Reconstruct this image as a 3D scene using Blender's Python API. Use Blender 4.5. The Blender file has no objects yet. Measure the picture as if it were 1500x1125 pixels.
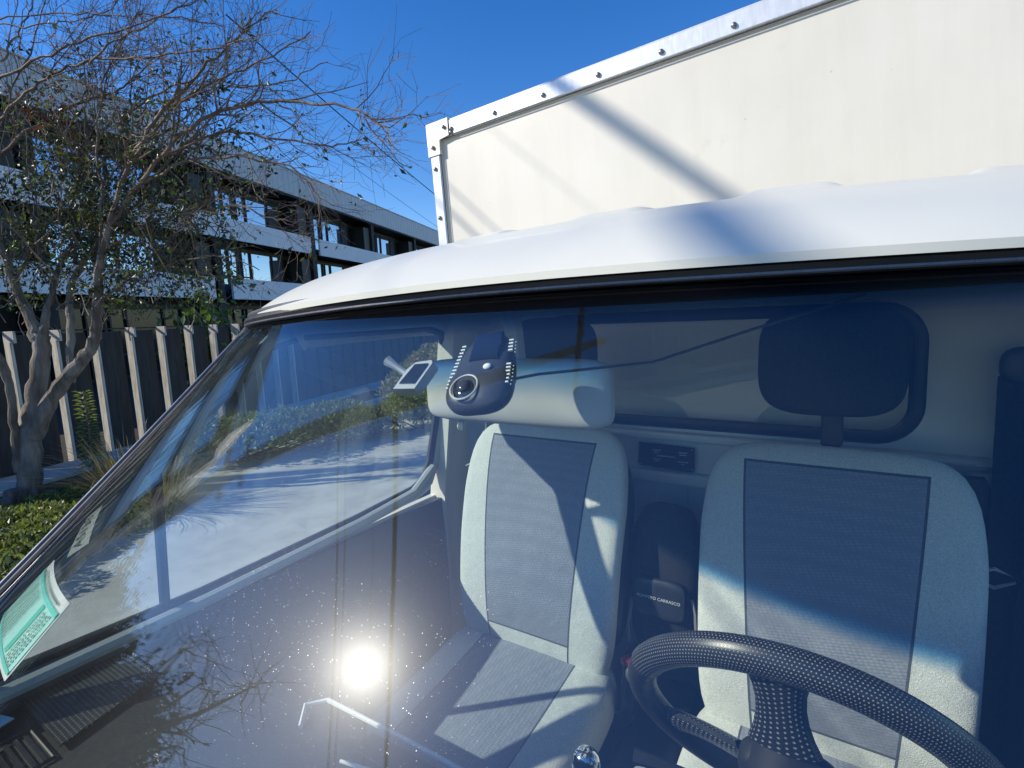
import bpy, math, random
import numpy as np
from mathutils import Vector, Matrix
random.seed(7); rng = np.random.default_rng(7)
sc = bpy.context.scene
col = sc.collection
R = math.radians
# ------------------------------------------------------------------ camera, world, sun, exposure
CAM = np.array([0.36, 0.0, 1.85])
_L = np.array([-1180., -45., 780.]); _D = np.array([282., 6126., 780.])
_X = -_L/np.linalg.norm(_L); _Z = -_D/np.linalg.norm(_D); _Z = _Z-_X*(_Z@_X); _Z /= np.linalg.norm(_Z)
_Y = np.cross(_Z, _X)
RM = np.array([_X, _Y, _Z])
cd = bpy.data.cameras.new('camera'); cam = bpy.data.objects.new('camera', cd); col.objects.link(cam)
cd.sensor_width = 36; cd.lens = 36*780/1500; cd.clip_start = 0.02; cd.clip_end = 3000
r_, u_, b_ = RM[:, 0], -RM[:, 1], -RM[:, 2]
cam.matrix_world = Matrix(((r_[0], u_[0], b_[0], CAM[0]), (r_[1], u_[1], b_[1], CAM[1]), (r_[2], u_[2], b_[2], CAM[2]), (0, 0, 0, 1)))
sc.camera = cam
SUN_AZ, SUN_EL = -131.3, 31.8
W = bpy.data.worlds.new("World"); sc.world = W; W.use_nodes = True
nt = W.node_tree; nt.nodes.clear()
o_ = nt.nodes.new('ShaderNodeOutputWorld'); bg = nt.nodes.new('ShaderNodeBackground'); sk = nt.nodes.new('ShaderNodeTexSky')
sk.sky_type = 'NISHITA'; sk.sun_disc = False; sk.sun_elevation = R(SUN_EL); sk.sun_rotation = R(SUN_AZ)
sk.air_density = 1.0; sk.dust_density = 0.25; sk.ozone_density = 3.5; sk.altitude = 600
bg.inputs[1].default_value = 0.18; sk.ozone_density = 2.2
hs = nt.nodes.new('ShaderNodeHueSaturation'); hs.inputs['Saturation'].default_value = 1.38; hs.inputs['Hue'].default_value = .512
nt.links.new(sk.outputs[0], hs.inputs['Color']); nt.links.new(hs.outputs[0], bg.inputs[0]); nt.links.new(bg.outputs[0], o_.inputs[0])
sd = bpy.data.lights.new('sun', 'SUN'); sd.energy = 4.7; sd.angle = R(0.53); sd.color = (1.0, 0.94, 0.82)
sun = bpy.data.objects.new('sun', sd); col.objects.link(sun)
sdir = Vector((math.sin(R(SUN_AZ))*math.cos(R(SUN_EL)), math.cos(R(SUN_AZ))*math.cos(R(SUN_EL)), math.sin(R(SUN_EL))))
sun.rotation_euler = sdir.to_track_quat('Z', 'Y').to_euler(); sun.location = (0, 0, 30)
sc.view_settings.view_transform = 'Standard'; sc.view_settings.look = 'None'
sc.view_settings.exposure = 0.1; sc.view_settings.gamma = 1.0
sc.render.engine = 'CYCLES'
sc.cycles.transparent_max_bounces = 24; sc.cycles.max_bounces = 10; sc.cycles.diffuse_bounces = 5
sc.cycles.caustics_reflective = False; sc.cycles.caustics_refractive = False
sc.cycles.sample_clamp_indirect = 12

def at(px, py, d):                       # a point seen at pixel (px, py) at depth d metres
    v = np.array([px-750., py-562., 780.])/780.*d
    return CAM+RM@v
# ------------------------------------------------------------------ materials
MATS = {}
def N(nt, t, **k):
    n = nt.nodes.new(t)
    for a, b in k.items():
        if a.startswith('i_'): n.inputs[int(a[2:])].default_value = b
        else: setattr(n, a, b)
    return n
def math_(nt, op, a, b=None, c=None, clamp=False):
    n = nt.nodes.new('ShaderNodeMath'); n.operation = op; n.use_clamp = clamp
    for i, v in enumerate((a, b, c)):
        if v is None: continue
        if isinstance(v, (int, float)): n.inputs[i].default_value = v
        else: nt.links.new(v, n.inputs[i])
    return n.outputs[0]
def mixc(nt, f, a, b):
    n = nt.nodes.new('ShaderNodeMix'); n.data_type = 'RGBA'
    for s, v in ((n.inputs[0], f), (n.inputs[6], a), (n.inputs[7], b)):
        if isinstance(v, (int, float)): s.default_value = v
        elif isinstance(v, tuple): s.default_value = v+(1,) if len(v) == 3 else v
        else: nt.links.new(v, s)
    return n.outputs[2]
def noise(nt, scale, detail=4, rough=.55, vec=None):
    n = nt.nodes.new('ShaderNodeTexNoise'); n.inputs['Scale'].default_value = scale; n.inputs['Detail'].default_value = detail
    n.inputs['Roughness'].default_value = rough
    if vec is None:
        tc = nt.nodes.new('ShaderNodeTexCoord'); vec = tc.outputs['Object']
    nt.links.new(vec, n.inputs['Vector']); return n.outputs[0]
def ramp(nt, fac, a, b, ca=0., cb=1.):
    n = nt.nodes.new('ShaderNodeMapRange'); n.clamp = True
    nt.links.new(fac, n.inputs[0]); n.inputs[1].default_value = a; n.inputs[2].default_value = b
    n.inputs[3].default_value = ca; n.inputs[4].default_value = cb; return n.outputs[0]
def mat(name, c, rough=.5, metal=0., var=.0, vs=8., c2=None, bump=0., bs=40., spec=.5, coat=0., bd=.002, sheen=0., stretch=None):
    if name in MATS: return MATS[name]
    m = bpy.data.materials.new(name); m.use_nodes = True; nt = m.node_tree; p = nt.nodes['Principled BSDF']
    p.inputs['Base Color'].default_value = tuple(c)+(1,); p.inputs['Roughness'].default_value = rough
    p.inputs['Metallic'].default_value = metal; p.inputs['Specular IOR Level'].default_value = spec
    p.inputs['Coat Weight'].default_value = coat; p.inputs['Coat Roughness'].default_value = .05
    p.inputs['Sheen Weight'].default_value = sheen
    vec = None
    if stretch:
        tc = nt.nodes.new('ShaderNodeTexCoord'); mp = nt.nodes.new('ShaderNodeMapping'); mp.inputs['Scale'].default_value = stretch
        nt.links.new(tc.outputs['Object'], mp.inputs[0]); vec = mp.outputs[0]
    if c2 is not None or var:
        if c2 is None: c2 = tuple(max(0, x*(1-var)) for x in c)
        f = ramp(nt, noise(nt, vs, 6, .6, vec), .38, .62)
        nt.links.new(mixc(nt, f, tuple(c), tuple(c2)), p.inputs['Base Color'])
        nt.links.new(ramp(nt, noise(nt, vs*2.3, 4, .6, vec), .3, .7, rough*.85, min(1, rough*1.15)), p.inputs['Roughness'])
    if bump:
        b = nt.nodes.new('ShaderNodeBump'); b.inputs['Strength'].default_value = bump; b.inputs['Distance'].default_value = bd
        nt.links.new(noise(nt, bs, 5, .6, vec), b.inputs['Height']); nt.links.new(b.outputs[0], p.inputs['Normal'])
    MATS[name] = m; return m
def xyz(nt, coord='Object'):
    tc = nt.nodes.new('ShaderNodeTexCoord'); s = nt.nodes.new('ShaderNodeSeparateXYZ')
    nt.links.new(tc.outputs[coord], s.inputs[0]); return s.outputs, tc.outputs[coord]

def glass_mat(name, tint, refl=1.0, dust=.0, band=False, specks=False):
    m = bpy.data.materials.new(name); m.use_nodes = True; nt = m.node_tree; nt.nodes.clear()
    out = nt.nodes.new('ShaderNodeOutputMaterial')
    tr = nt.nodes.new('ShaderNodeBsdfTransparent'); gl = nt.nodes.new('ShaderNodeBsdfGlossy'); gl.inputs['Roughness'].default_value = 0.0
    gl.inputs['Color'].default_value = (1, 1, 1, 1)
    tr.inputs['Color'].default_value = tint+(1,)
    lw = nt.nodes.new('ShaderNodeLayerWeight'); lw.inputs[0].default_value = .5
    f5 = math_(nt, 'POWER', lw.outputs['Facing'], 4.6)
    F = math_(nt, 'MULTIPLY_ADD', f5, .72, .045*refl, clamp=True)
    (x, y, z), vec = xyz(nt)
    if band:                              # the shade band printed along the top of the windscreen
        t = math_(nt, 'ADD', z, math_(nt, 'MULTIPLY', x, -.016))
        t1 = ramp(nt, t, 1.834, 1.855)
        c1 = mixc(nt, t1, tint, (.03, .30, .52)); t2 = ramp(nt, t, 1.850, 1.864)
        c2 = mixc(nt, t2, c1, (.012, .06, .16))
        nt.links.new(c2, tr.inputs['Color'])
    mx = nt.nodes.new('ShaderNodeMixShader'); nt.links.new(F, mx.inputs[0]); nt.links.new(tr.outputs[0], mx.inputs[1]); nt.links.new(gl.outputs[0], mx.inputs[2])
    last = mx.outputs[0]
    if dust:
        df = nt.nodes.new('ShaderNodeBsdfDiffuse'); df.inputs[0].default_value = (.62, .66, .74, 1)
        g2 = nt.nodes.new('ShaderNodeBsdfGlossy'); g2.inputs['Roughness'].default_value = .095
        g3 = nt.nodes.new('ShaderNodeBsdfGlossy'); g3.inputs['Roughness'].default_value = .36
        fd = math_(nt, 'MULTIPLY', ramp(nt, noise(nt, 3., 5, .6, vec), .3, .7, .6, 1.3), dust)
        m2 = nt.nodes.new('ShaderNodeMixShader'); nt.links.new(fd, m2.inputs[0]); nt.links.new(last, m2.inputs[1]); nt.links.new(df.outputs[0], m2.inputs[2])
        m3 = nt.nodes.new('ShaderNodeMixShader'); m3.inputs[0].default_value = .00014; nt.links.new(m2.outputs[0], m3.inputs[1]); nt.links.new(g2.outputs[0], m3.inputs[2])
        m4 = nt.nodes.new('ShaderNodeMixShader'); m4.inputs[0].default_value = .0024; nt.links.new(m3.outputs[0], m4.inputs[1]); nt.links.new(g3.outputs[0], m4.inputs[2])
        g4 = nt.nodes.new('ShaderNodeBsdfGlossy'); g4.inputs['Roughness'].default_value = .215
        m6 = nt.nodes.new('ShaderNodeMixShader'); m6.inputs[0].default_value = .0030; nt.links.new(m4.outputs[0], m6.inputs[1]); nt.links.new(g4.outputs[0], m6.inputs[2])
        last = m6.outputs[0]
    if specks:
        vo = nt.nodes.new('ShaderNodeTexVoronoi'); vo.inputs['Scale'].default_value = 700; nt.links.new(vec, vo.inputs['Vector'])
        d = math_(nt, 'LESS_THAN', vo.outputs['Distance'], ramp(nt, vo.outputs['Color'], .70, 1., 0., .26))
        k = math_(nt, 'MULTIPLY', d, ramp(nt, noise(nt, 7., 3, .6, vec), .42, .62, .02, .21))
        dw = nt.nodes.new('ShaderNodeBsdfGlossy'); dw.inputs[0].default_value = (.9, .9, .9, 1); dw.inputs['Roughness'].default_value = .42
        m5 = nt.nodes.new('ShaderNodeMixShader'); nt.links.new(k, m5.inputs[0]); nt.links.new(last, m5.inputs[1]); nt.links.new(dw.outputs[0], m5.inputs[2])
        last = m5.outputs[0]
    nt.links.new(last, out.inputs[0]); MATS[name] = m; return m

def fabric_mat(name, side, centre, trap=True):
    """seat cloth: plain light side cloth, woven darker centre panel with a stitched edge"""
    m = bpy.data.materials.new(name); m.use_nodes = True; nt = m.node_tree; p = nt.nodes['Principled BSDF']
    (x, y, z), vec = xyz(nt)
    ax = math_(nt, 'ABSOLUTE', x)
    if trap:                              # z is height on the backrest, origin at its centre
        w = math_(nt, 'MULTIPLY_ADD', z, .07, .128)
        inside = math_(nt, 'MULTIPLY', math_(nt, 'LESS_THAN', ax, w), math_(nt, 'MULTIPLY', math_(nt, 'LESS_THAN', z, .272), math_(nt, 'GREATER_THAN', z, -.19)))
        e = math_(nt, 'ABSOLUTE', math_(nt, 'SUBTRACT', ax, w))
        e2 = math_(nt, 'ABSOLUTE', math_(nt, 'SUBTRACT', z, .272)); e3 = math_(nt, 'ABSOLUTE', math_(nt, 'ADD', z, .19))
        nearx = math_(nt, 'MULTIPLY', math_(nt, 'LESS_THAN', e, .0022), math_(nt, 'LESS_THAN', z, .274))
        nearz = math_(nt, 'MULTIPLY', math_(nt, 'LESS_THAN', math_(nt, 'MINIMUM', e2, e3), .0022), math_(nt, 'LESS_THAN', ax, w))
        seam = math_(nt, 'MAXIMUM', nearx, nearz)
    else:
        w = .13
        inside = math_(nt, 'LESS_THAN', ax, w)
        seam = math_(nt, 'LESS_THAN', math_(nt, 'ABSOLUTE', math_(nt, 'SUBTRACT', ax, w)), .002)
    n1 = ramp(nt, noise(nt, 420., 2, .5, vec), .3, .7, .8, 1.15)
    wv = nt.nodes.new('ShaderNodeTexVoronoi'); wv.inputs['Scale'].default_value = 115
    mp = nt.nodes.new('ShaderNodeMapping'); mp.inputs['Scale'].default_value = (1, 1, 1.7) if trap else (1, 1.7, 1); mp.inputs['Rotation'].default_value = (0, .3, 0)
    nt.links.new(vec, mp.inputs[0]); nt.links.new(mp.outputs[0], wv.inputs['Vector']); wv.inputs['Randomness'].default_value = .25
    cell = ramp(nt, wv.outputs['Distance'], .0, .55, 1.08, .80)
    cc = nt.nodes.new('ShaderNodeVectorMath'); cc.operation = 'SCALE'; cc.inputs[0].default_value = centre; nt.links.new(cell, cc.inputs['Scale'])
    cs = nt.nodes.new('ShaderNodeVectorMath'); cs.operation = 'SCALE'; cs.inputs[0].default_value = side; nt.links.new(n1, cs.inputs['Scale'])
    c = mixc(nt, inside, cs.outputs[0], cc.outputs[0]); c = mixc(nt, seam, c, tuple(v*.35 for v in centre))
    nt.links.new(c, p.inputs['Base Color']); p.inputs['Roughness'].default_value = .92; p.inputs['Specular IOR Level'].default_value = .2
    b = nt.nodes.new('ShaderNodeBump'); b.inputs['Strength'].default_value = .6; b.inputs['Distance'].default_value = .002
    h = mixc(nt, inside, noise(nt, 500., 2, .5, vec), math_(nt, 'MULTIPLY', wv.outputs['Distance'], -1.)); nt.links.new(h, b.inputs['Height'])
    b2 = nt.nodes.new('ShaderNodeBump'); b2.inputs['Strength'].default_value = .55; b2.inputs['Distance'].default_value = .02
    nt.links.new(noise(nt, 7., 3, .5, vec), b2.inputs['Height']); nt.links.new(b2.outputs[0], b.inputs['Normal'])
    nt.links.new(b.outputs[0], p.inputs['Normal']); MATS[name] = m; return m

def dots_mat(name, base, dot, scale, size, rough=.4, axes=(0, 1), bump=.6):
    m = bpy.data.materials.new(name); m.use_nodes = True; nt = m.node_tree; p = nt.nodes['Principled BSDF']
    tc = nt.nodes.new('ShaderNodeTexCoord'); s = nt.nodes.new('ShaderNodeSeparateXYZ'); src = tc.outputs['UV'] if axes == 'uv' else tc.outputs['Object']
    nt.links.new(src, s.inputs[0]); a, b = (s.outputs[0], s.outputs[1]) if axes == 'uv' else (s.outputs[axes[0]], s.outputs[axes[1]])
    sx, sy = (scale, scale) if isinstance(scale, (int, float)) else scale
    r = math_(nt, 'MULTIPLY', a, sx); q = math_(nt, 'MULTIPLY', b, sy)
    row = math_(nt, 'MODULO', math_(nt, 'FLOOR', q), 2.)
    fx = math_(nt, 'SUBTRACT', math_(nt, 'FRACT', math_(nt, 'MULTIPLY_ADD', row, .5, r)), .5)
    fy = math_(nt, 'SUBTRACT', math_(nt, 'FRACT', q), .5)
    d = math_(nt, 'SQRT', math_(nt, 'ADD', math_(nt, 'MULTIPLY', fx, fx), math_(nt, 'MULTIPLY', fy, fy)))
    k = ramp(nt, d, size, size+.1, 1., 0.)
    nt.links.new(mixc(nt, k, base, dot), p.inputs['Base Color']); p.inputs['Roughness'].default_value = rough
    bm = nt.nodes.new('ShaderNodeBump'); bm.inputs['Strength'].default_value = bump; bm.inputs['Distance'].default_value = .0012; bm.invert = True
    nt.links.new(k, bm.inputs['Height']); nt.links.new(bm.outputs[0], p.inputs['Normal']); MATS[name] = m; return m

def leaf_mat(name, c, c2, trans=.35, rough=.4):
    m = bpy.data.materials.new(name); m.use_nodes = True; nt = m.node_tree; nt.nodes.clear()
    out = nt.nodes.new('ShaderNodeOutputMaterial'); p = nt.nodes.new('ShaderNodeBsdfPrincipled'); t = nt.nodes.new('ShaderNodeBsdfTranslucent')
    g = nt.nodes.new('ShaderNodeNewGeometry')
    cc = mixc(nt, g.outputs['Random Per Island'], c, c2)
    nt.links.new(cc, p.inputs['Base Color']); p.inputs['Roughness'].default_value = rough
    tcol = mixc(nt, .55, cc, (c[0]*1.6+.02, c[1]*1.8+.03, c[2]*.6)); nt.links.new(tcol, t.inputs[0])
    mx = nt.nodes.new('ShaderNodeMixShader'); mx.inputs[0].default_value = trans
    nt.links.new(p.outputs[0], mx.inputs[1]); nt.links.new(t.outputs[0], mx.inputs[2]); nt.links.new(mx.outputs[0], out.inputs[0])
    MATS[name] = m; return m

white = mat('white_paint', (.75, .735, .635), .38, 0, .05, 3., coat=.12, spec=.4)
panel_white = mat('panel_white', (.71, .67, .585), .42, 0, c2=(.665, .625, .54), vs=2.2, bump=.05, bs=18)
def weathered(m, streak, grime, amt=.5, scale=1.):
    nt = m.node_tree; p = nt.nodes['Principled BSDF']; src = p.inputs['Base Color'].links[0].from_socket
    tc = nt.nodes.new('ShaderNodeTexCoord'); mp = nt.nodes.new('ShaderNodeMapping'); mp.inputs['Scale'].default_value = (9*scale, 9*scale, .7*scale)
    nt.links.new(tc.outputs['Object'], mp.inputs[0])
    a = ramp(nt, noise(nt, 1.5, 6, .65, mp.outputs[0]), .50, .78, 0, amt)
    c = mixc(nt, a, src, streak)
    v = nt.nodes.new('ShaderNodeTexVoronoi'); v.inputs['Scale'].default_value = 26*scale; nt.links.new(tc.outputs['Object'], v.inputs['Vector'])
    sp = math_(nt, 'LESS_THAN', math_(nt, 'ADD', v.outputs['Distance'], math_(nt, 'MULTIPLY', noise(nt, 160., 3, .6, tc.outputs['Object']), .10)), ramp(nt, v.outputs['Color'], .72, 1., 0., .14))
    c = mixc(nt, math_(nt, 'MULTIPLY', sp, .55), c, grime)
    sc2 = ramp(nt, noise(nt, 5*scale, 8, .75, tc.outputs['Object']), .62, .74, 0, amt*.8); c = mixc(nt, sc2, c, grime)
    nt.links.new(c, p.inputs['Base Color']); return m
weathered(panel_white, (.60, .56, .47), (.42, .39, .33), .38)
weathered(white, (.66, .66, .60), (.56, .55, .50), .22)
alu = mat('aluminium_trim', (.78, .775, .76), .34, .35, .12, 14., stretch=(6, 6, 1))
steel = mat('bolt_steel', (.30, .30, .31), .4, .8, .3, 60)
capmat = mat('cast_corner', (.70, .67, .62), .5, .25, c2=(.5, .46, .41), vs=25., bump=.2, bs=60)
rubber = mat('black_rubber', (.018, .018, .022), .45, 0, .3, 30)
highlight_grey = mat('seal_highlight_grey', (.20, .195, .21), .28, .25, .2, 20)  # pale grey that paints the bright highlight lines of the black seal
blackp = mat('black_plastic', (.022, .023, .026), .5, 0, .3, 12, bump=.2, bs=300, bd=.0005)
dashm = mat('dash_plastic', (.018, .021, .021), .62, 0, .25, 6, bump=.45, bs=420, bd=.0006)
greyp = mat('grey_plastic', (.55, .57, .54), .55, 0, .08, 9, bump=.15, bs=260, bd=.0005)
greytrim = mat('grey_trim', (.30, .33, .35), .5, 0, .1, 9)
inner_paint = mat('cab_inner_paint', (.78, .80, .78), .4, 0, .08, 4)
headl = mat('headliner_cloth', (.55, .56, .54), .9, 0, .1, 50)
headrest_cloth = mat('headrest_cloth', (.045, .05, .05), .95, 0, .25, 300, bump=.4, bs=420, bd=.001, spec=.2)
belt = mat('belt_webbing', (.010, .011, .014), .75, 0, .3, 90, bump=.3, bs=300, bd=.0006)
chrome = mat('chrome', (.78, .80, .82), .1, 1.)
redp = mat('red_plastic', (.35, .02, .02), .4, 0, .1, 20)
bagm = mat('bag_cloth', (.012, .013, .017), .8, 0, .3, 60, bump=.3, bs=350, bd=.001)
piping = mat('grey_piping', (.22, .22, .21), .6, 0, .1, 30)
letter = mat('grey_lettering', (.7, .71, .71), .6, 0, .1, 30)
cushion_cloth = fabric_mat('seat_base_cloth', (.66, .685, .645), (.31, .34, .40), False)
back_cloth = fabric_mat('seat_back_cloth', (.68, .705, .665), (.31, .34, .40), True)
wheelgrip = dots_mat('perforated_grip', (.022, .023, .028), (.30, .31, .34), (300, 32), .15, .33, 'uv')
wheelplain = mat('smooth_grip', (.022, .022, .026), .42, 0, .2, 40, bump=.15, bs=300, bd=.0005)
meshgrille = dots_mat('speaker_mesh', (.012, .014, .014), (.17, .18, .17), (160, 160), .16, .5, (0, 1), 1.)
winglass = glass_mat('windscreen_glass', (.97, .99, .97), 1.35, .0028, True, True)
sideglass = glass_mat('side_glass', (.88, .93, .92), .8, .010)
rearglass = glass_mat('rear_glass', (.93, .96, .95), .8, .0)
lensm = mat('camera_lens', (.01, .012, .02), .06, 0, coat=1.)
camm = mat('camera_shell', (.05, .055, .068), .3, 0, .1, 30)
tealp = mat('teal_print', (.10, .70, .58), .6, 0, .06, 20); tealp2 = mat('pale_teal_print', (.42, .86, .76), .6, 0, .06, 20); tealdark = mat('deep_teal_print', (.02, .55, .40), .6)
paperw = mat('white_paper', (.82, .84, .80), .7, 0, .04, 20); inkm = mat('grey_ink', (.16, .20, .19), .8)
concrete = mat('pavement_concrete', (.56, .54, .50), .9, 0, c2=(.44, .42, .385), vs=2.5, bump=.4, bs=60, bd=.006)
asphalt = mat('road_asphalt', (.055, .055, .056), .92, 0, .3, 30, bump=.6, bs=120, bd=.006)
soil = mat('garden_soil', (.055, .042, .028), .95, 0, .5, 9, bump=.8, bs=25, bd=.03)
bark = mat('tree_bark', (.27, .235, .19), .9, 0, c2=(.11, .085, .065), vs=9, bump=.9, bs=26, bd=.02, stretch=(1, 1, .22))
twigm = mat('twig_bark', (.25, .185, .135), .8, 0, c2=(.13, .09, .065), vs=4)
fencem = mat('charcoal_fence', (.052, .047, .041), .8, 0, c2=(.032, .029, .026), vs=6, bump=.5, bs=22, bd=.004, stretch=(3, 3, .25))
postm = mat('weathered_fence_post', (.66, .60, .50), .8, 0, c2=(.42, .37, .30), vs=14, bump=.5, bs=40, bd=.004, stretch=(1, 1, .2))
clad = mat('grey_cladding', (.62, .62, .61), .5, .0, .08, 1.4)
band_m = mat('pale_balcony_band', (.82, .82, .81), .6, 0, .06, 1.1)
darkwall = mat('dark_wall', (.020, .019, .018), .7, 0, .2, 2)
frame_m = mat('bronze_frame', (.028, .025, .022), .5, .2, .2, 8)
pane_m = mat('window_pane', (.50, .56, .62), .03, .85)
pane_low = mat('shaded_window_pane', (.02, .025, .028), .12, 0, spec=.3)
room_m = mat('window_blind', (.25, .28, .30), .6, 0, .1, 1)
poleconc = mat('pole_concrete', (.30, .285, .255), .85, 0, .2, 5, bump=.3, bs=40, bd=.004)
wirem = mat('cable_black', (.012, .012, .013), .6)
galv = mat('galvanised_metal', (.35, .36, .37), .5, .6, .1, 10)
tyrem = mat('tyre_rubber', (.02, .02, .02), .85, 0, .2, 30)
leafA = leaf_mat('leaf_olive', (.11, .115, .04), (.065, .08, .025), .3); leafB = leaf_mat('leaf_bright', (.13, .20, .03), (.20, .22, .06))
leafC = leaf_mat('leaf_dark', (.030, .036, .016), (.045, .05, .022), .2); leafD = leaf_mat('leaf_dry', (.30, .24, .12), (.22, .17, .09), .3)
leafE = leaf_mat('leaf_fresh', (.10, .16, .025), (.07, .12, .025), .3); leafF = leaf_mat('leaf_red', (.16, .035, .02), (.10, .03, .02), .3)
leafG = leaf_mat('leaf_garden', (.16, .20, .05), (.30, .31, .11), .35)

# ------------------------------------------------------------------ mesh helpers
ORG = {}
class MB:
    def __init__(s): s.v = []; s.f = []; s.m = []; s.uv = None
    def add(s, vs, fs, mi=0):
        n = len(s.v); s.v.extend([tuple(map(float, q)) for q in vs]); s.f.extend([tuple(i+n for i in q) for q in fs]); s.m.extend([mi]*len(fs)); return s
    def box(s, c, h, rot=None, mi=0, bev=0.):
        hx, hy, hz = h; b = min(bev, hx*.9, hy*.9, hz*.9)
        if b <= 0:
            vs = [(x*hx, y*hy, z*hz) for x in (-1, 1) for y in (-1, 1) for z in (-1, 1)]
            fs = [(0, 1, 3, 2), (4, 6, 7, 5), (0, 4, 5, 1), (2, 3, 7, 6), (0, 2, 6, 4), (1, 5, 7, 3)]
        else:
            vs = []; idx = {}
            for x in (-1, 1):
                for y in (-1, 1):
                    for z in (-1, 1):
                        for a in range(3):
                            q = [x*(hx-b), y*(hy-b), z*(hz-b)]; q[a] = (x, y, z)[a]*h[a]; idx[(x, y, z, a)] = len(vs); vs.append(q)
            fs = []
            for a in range(3):
                o = [k for k in range(3) if k != a]
                for sg in (-1, 1):
                    loop = []
                    for (p, q) in ((-1, -1), (1, -1), (1, 1), (-1, 1)):
                        t = [0, 0, 0]; t[a] = sg; t[o[0]] = p; t[o[1]] = q; loop.append(idx[(*t, a)])
                    fs.append(tuple(loop))
                for p in (-1, 1):
                    for q in (-1, 1):
                        t0 = [0]*3; t1 = [0]*3; t0[a] = -1; t1[a] = 1; t0[o[0]] = t1[o[0]] = p; t0[o[1]] = t1[o[1]] = q
                        fs.append((idx[(*t0, o[0])], idx[(*t1, o[0])], idx[(*t1, o[1])], idx[(*t0, o[1])]))
            for x in (-1, 1):
                for y in (-1, 1):
                    for z in (-1, 1): fs.append(tuple(idx[(x, y, z, a)] for a in range(3)))
        vs = np.array(vs, float)
        if rot is not None: vs = vs@np.array(rot).T
        return s.add(vs+np.array(c), fs, mi)
    def tube(s, path, rad, n=8, mi=0, cap=True, closed=False, asp=1., up=None):
        P = np.array(path, float); k = len(P)
        rad = np.full(k, rad) if np.isscalar(rad) else np.array(rad)
        T = np.zeros_like(P)
        for i in range(k):
            a = P[(i-1) % k] if (closed or i > 0) else P[i]; b = P[(i+1) % k] if (closed or i < k-1) else P[i]
            T[i] = b-a; T[i] /= np.linalg.norm(T[i])+1e-12
        ref = np.array(up if up is not None else ((0, 0, 1) if abs(T[0][2]) < .9 else (1, 0, 0)), float)
        vs = []; u = None
        for i in range(k):
            if u is None or up is not None: u = ref-T[i]*(ref@T[i])
            else: u = u-T[i]*(u@T[i])
            u = u/(np.linalg.norm(u)+1e-12); w = np.cross(T[i], u)
            for j in range(n):
                t = 2*math.pi*j/n; vs.append(P[i]+rad[i]*(u*math.cos(t)*asp+w*math.sin(t)))
        fs = []
        for i in range(k if closed else k-1):
            for j in range(n):
                a = i*n+j; b = i*n+(j+1) % n; i2 = (i+1) % k; fs.append((a, b, i2*n+(j+1) % n, i2*n+j))
        if cap and not closed: fs.append(tuple(range(n))[::-1]); fs.append(tuple((k-1)*n+j for j in range(n)))
        return s.add(vs, fs, mi)
    def grid(s, fn, nu, nv, mi=0, thick=None):
        vs = [fn(i/nu, j/nv) for j in range(nv+1) for i in range(nu+1)]
        fs = [(j*(nu+1)+i, j*(nu+1)+i+1, (j+1)*(nu+1)+i+1, (j+1)*(nu+1)+i) for j in range(nv) for i in range(nu)]
        if thick is not None:
            n = len(vs); t = np.array(thick, float); vs2 = [tuple(np.array(p)+t) for p in vs]; vs = vs+vs2
            fs = fs+[tuple(q+n for q in reversed(fq)) for fq in fs]
            bd = [i for i in range(nu)]
            for i in range(nu):
                fs.append((i+1, i, i+n, i+1+n)); a = nv*(nu+1)+i; fs.append((a, a+1, a+1+n, a+n))
            for j in range(nv):
                a = j*(nu+1); b = a+nu+1; fs.append((a, b, b+n, a+n)); a += nu; b += nu; fs.append((b, a, a+n, b+n))
        return s.add(vs, fs, mi)
    def sbox(s, c, h, n=4., seg=12, rot=None, mi=0, warp=None, nz=None):
        nz = nz or n; vs = []; fs = []; idx = {}
        def vid(p):
            k = tuple(round(q, 5) for q in p)
            if k not in idx:
                x, y, z = p; r = (((abs(x)**n+abs(z)**n)**(nz/n))+abs(y)**nz)**(1/nz)
                q = np.array([x/r*h[0], y/r*h[1], z/r*h[2]])
                if warp: q = np.array(warp(*q))
                idx[k] = len(vs); vs.append(q)
            return idx[k]
        t = [math.tan((-1+2*i/seg)*math.pi/4) for i in range(seg+1)]
        for a in range(3):
            o = [(a+1) % 3, (a+2) % 3]
            for sg in (-1, 1):
                for i in range(seg):
                    for j in range(seg):
                        L = []
                        for (p, q) in ((i, j), (i+1, j), (i+1, j+1), (i, j+1)):
                            w = [0, 0, 0]; w[a] = sg; w[o[0]] = t[p]; w[o[1]] = t[q]; L.append(vid(w))
                        fs.append(tuple(L) if sg > 0 else tuple(L[::-1]))
        vs = np.array(vs)
        if rot is not None: vs = vs@np.array(rot).T
        return s.add(vs+np.array(c), fs, mi)
    def prism(s, poly, ex, mi=0):
        n = len(poly); ex = np.array(ex, float); vs = [np.array(p, float) for p in poly]+[np.array(p, float)+ex for p in poly]
        fs = [tuple(range(n))[::-1], tuple(range(n, 2*n))]+[(i, (i+1) % n, n+(i+1) % n, n+i) for i in range(n)]
        return s.add(vs, fs, mi)
    def leaves(s, C, size, tilt=None, mi=0, asp=.45, bend=.25):
        """many pointed leaves, four verts each folded on the midrib"""
        C = np.array(C, float); n = len(C)
        if n == 0: return s
        d = rng.normal(size=(n, 3)); d /= np.linalg.norm(d, axis=1)[:, None]
        if tilt is not None: d = d+np.array(tilt); d /= np.linalg.norm(d, axis=1)[:, None]
        e = np.cross(d, rng.normal(size=(n, 3))); e /= np.linalg.norm(e, axis=1)[:, None]; u = np.cross(d, e)
        L = size*(.6+.8*rng.random(n))[:, None]
        p0 = C; p1 = C+d*L*.5+e*L*asp*.5+u*L*bend*.3; p2 = C+d*L; p3 = C+d*L*.5-e*L*asp*.5+u*L*bend*.3
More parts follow.
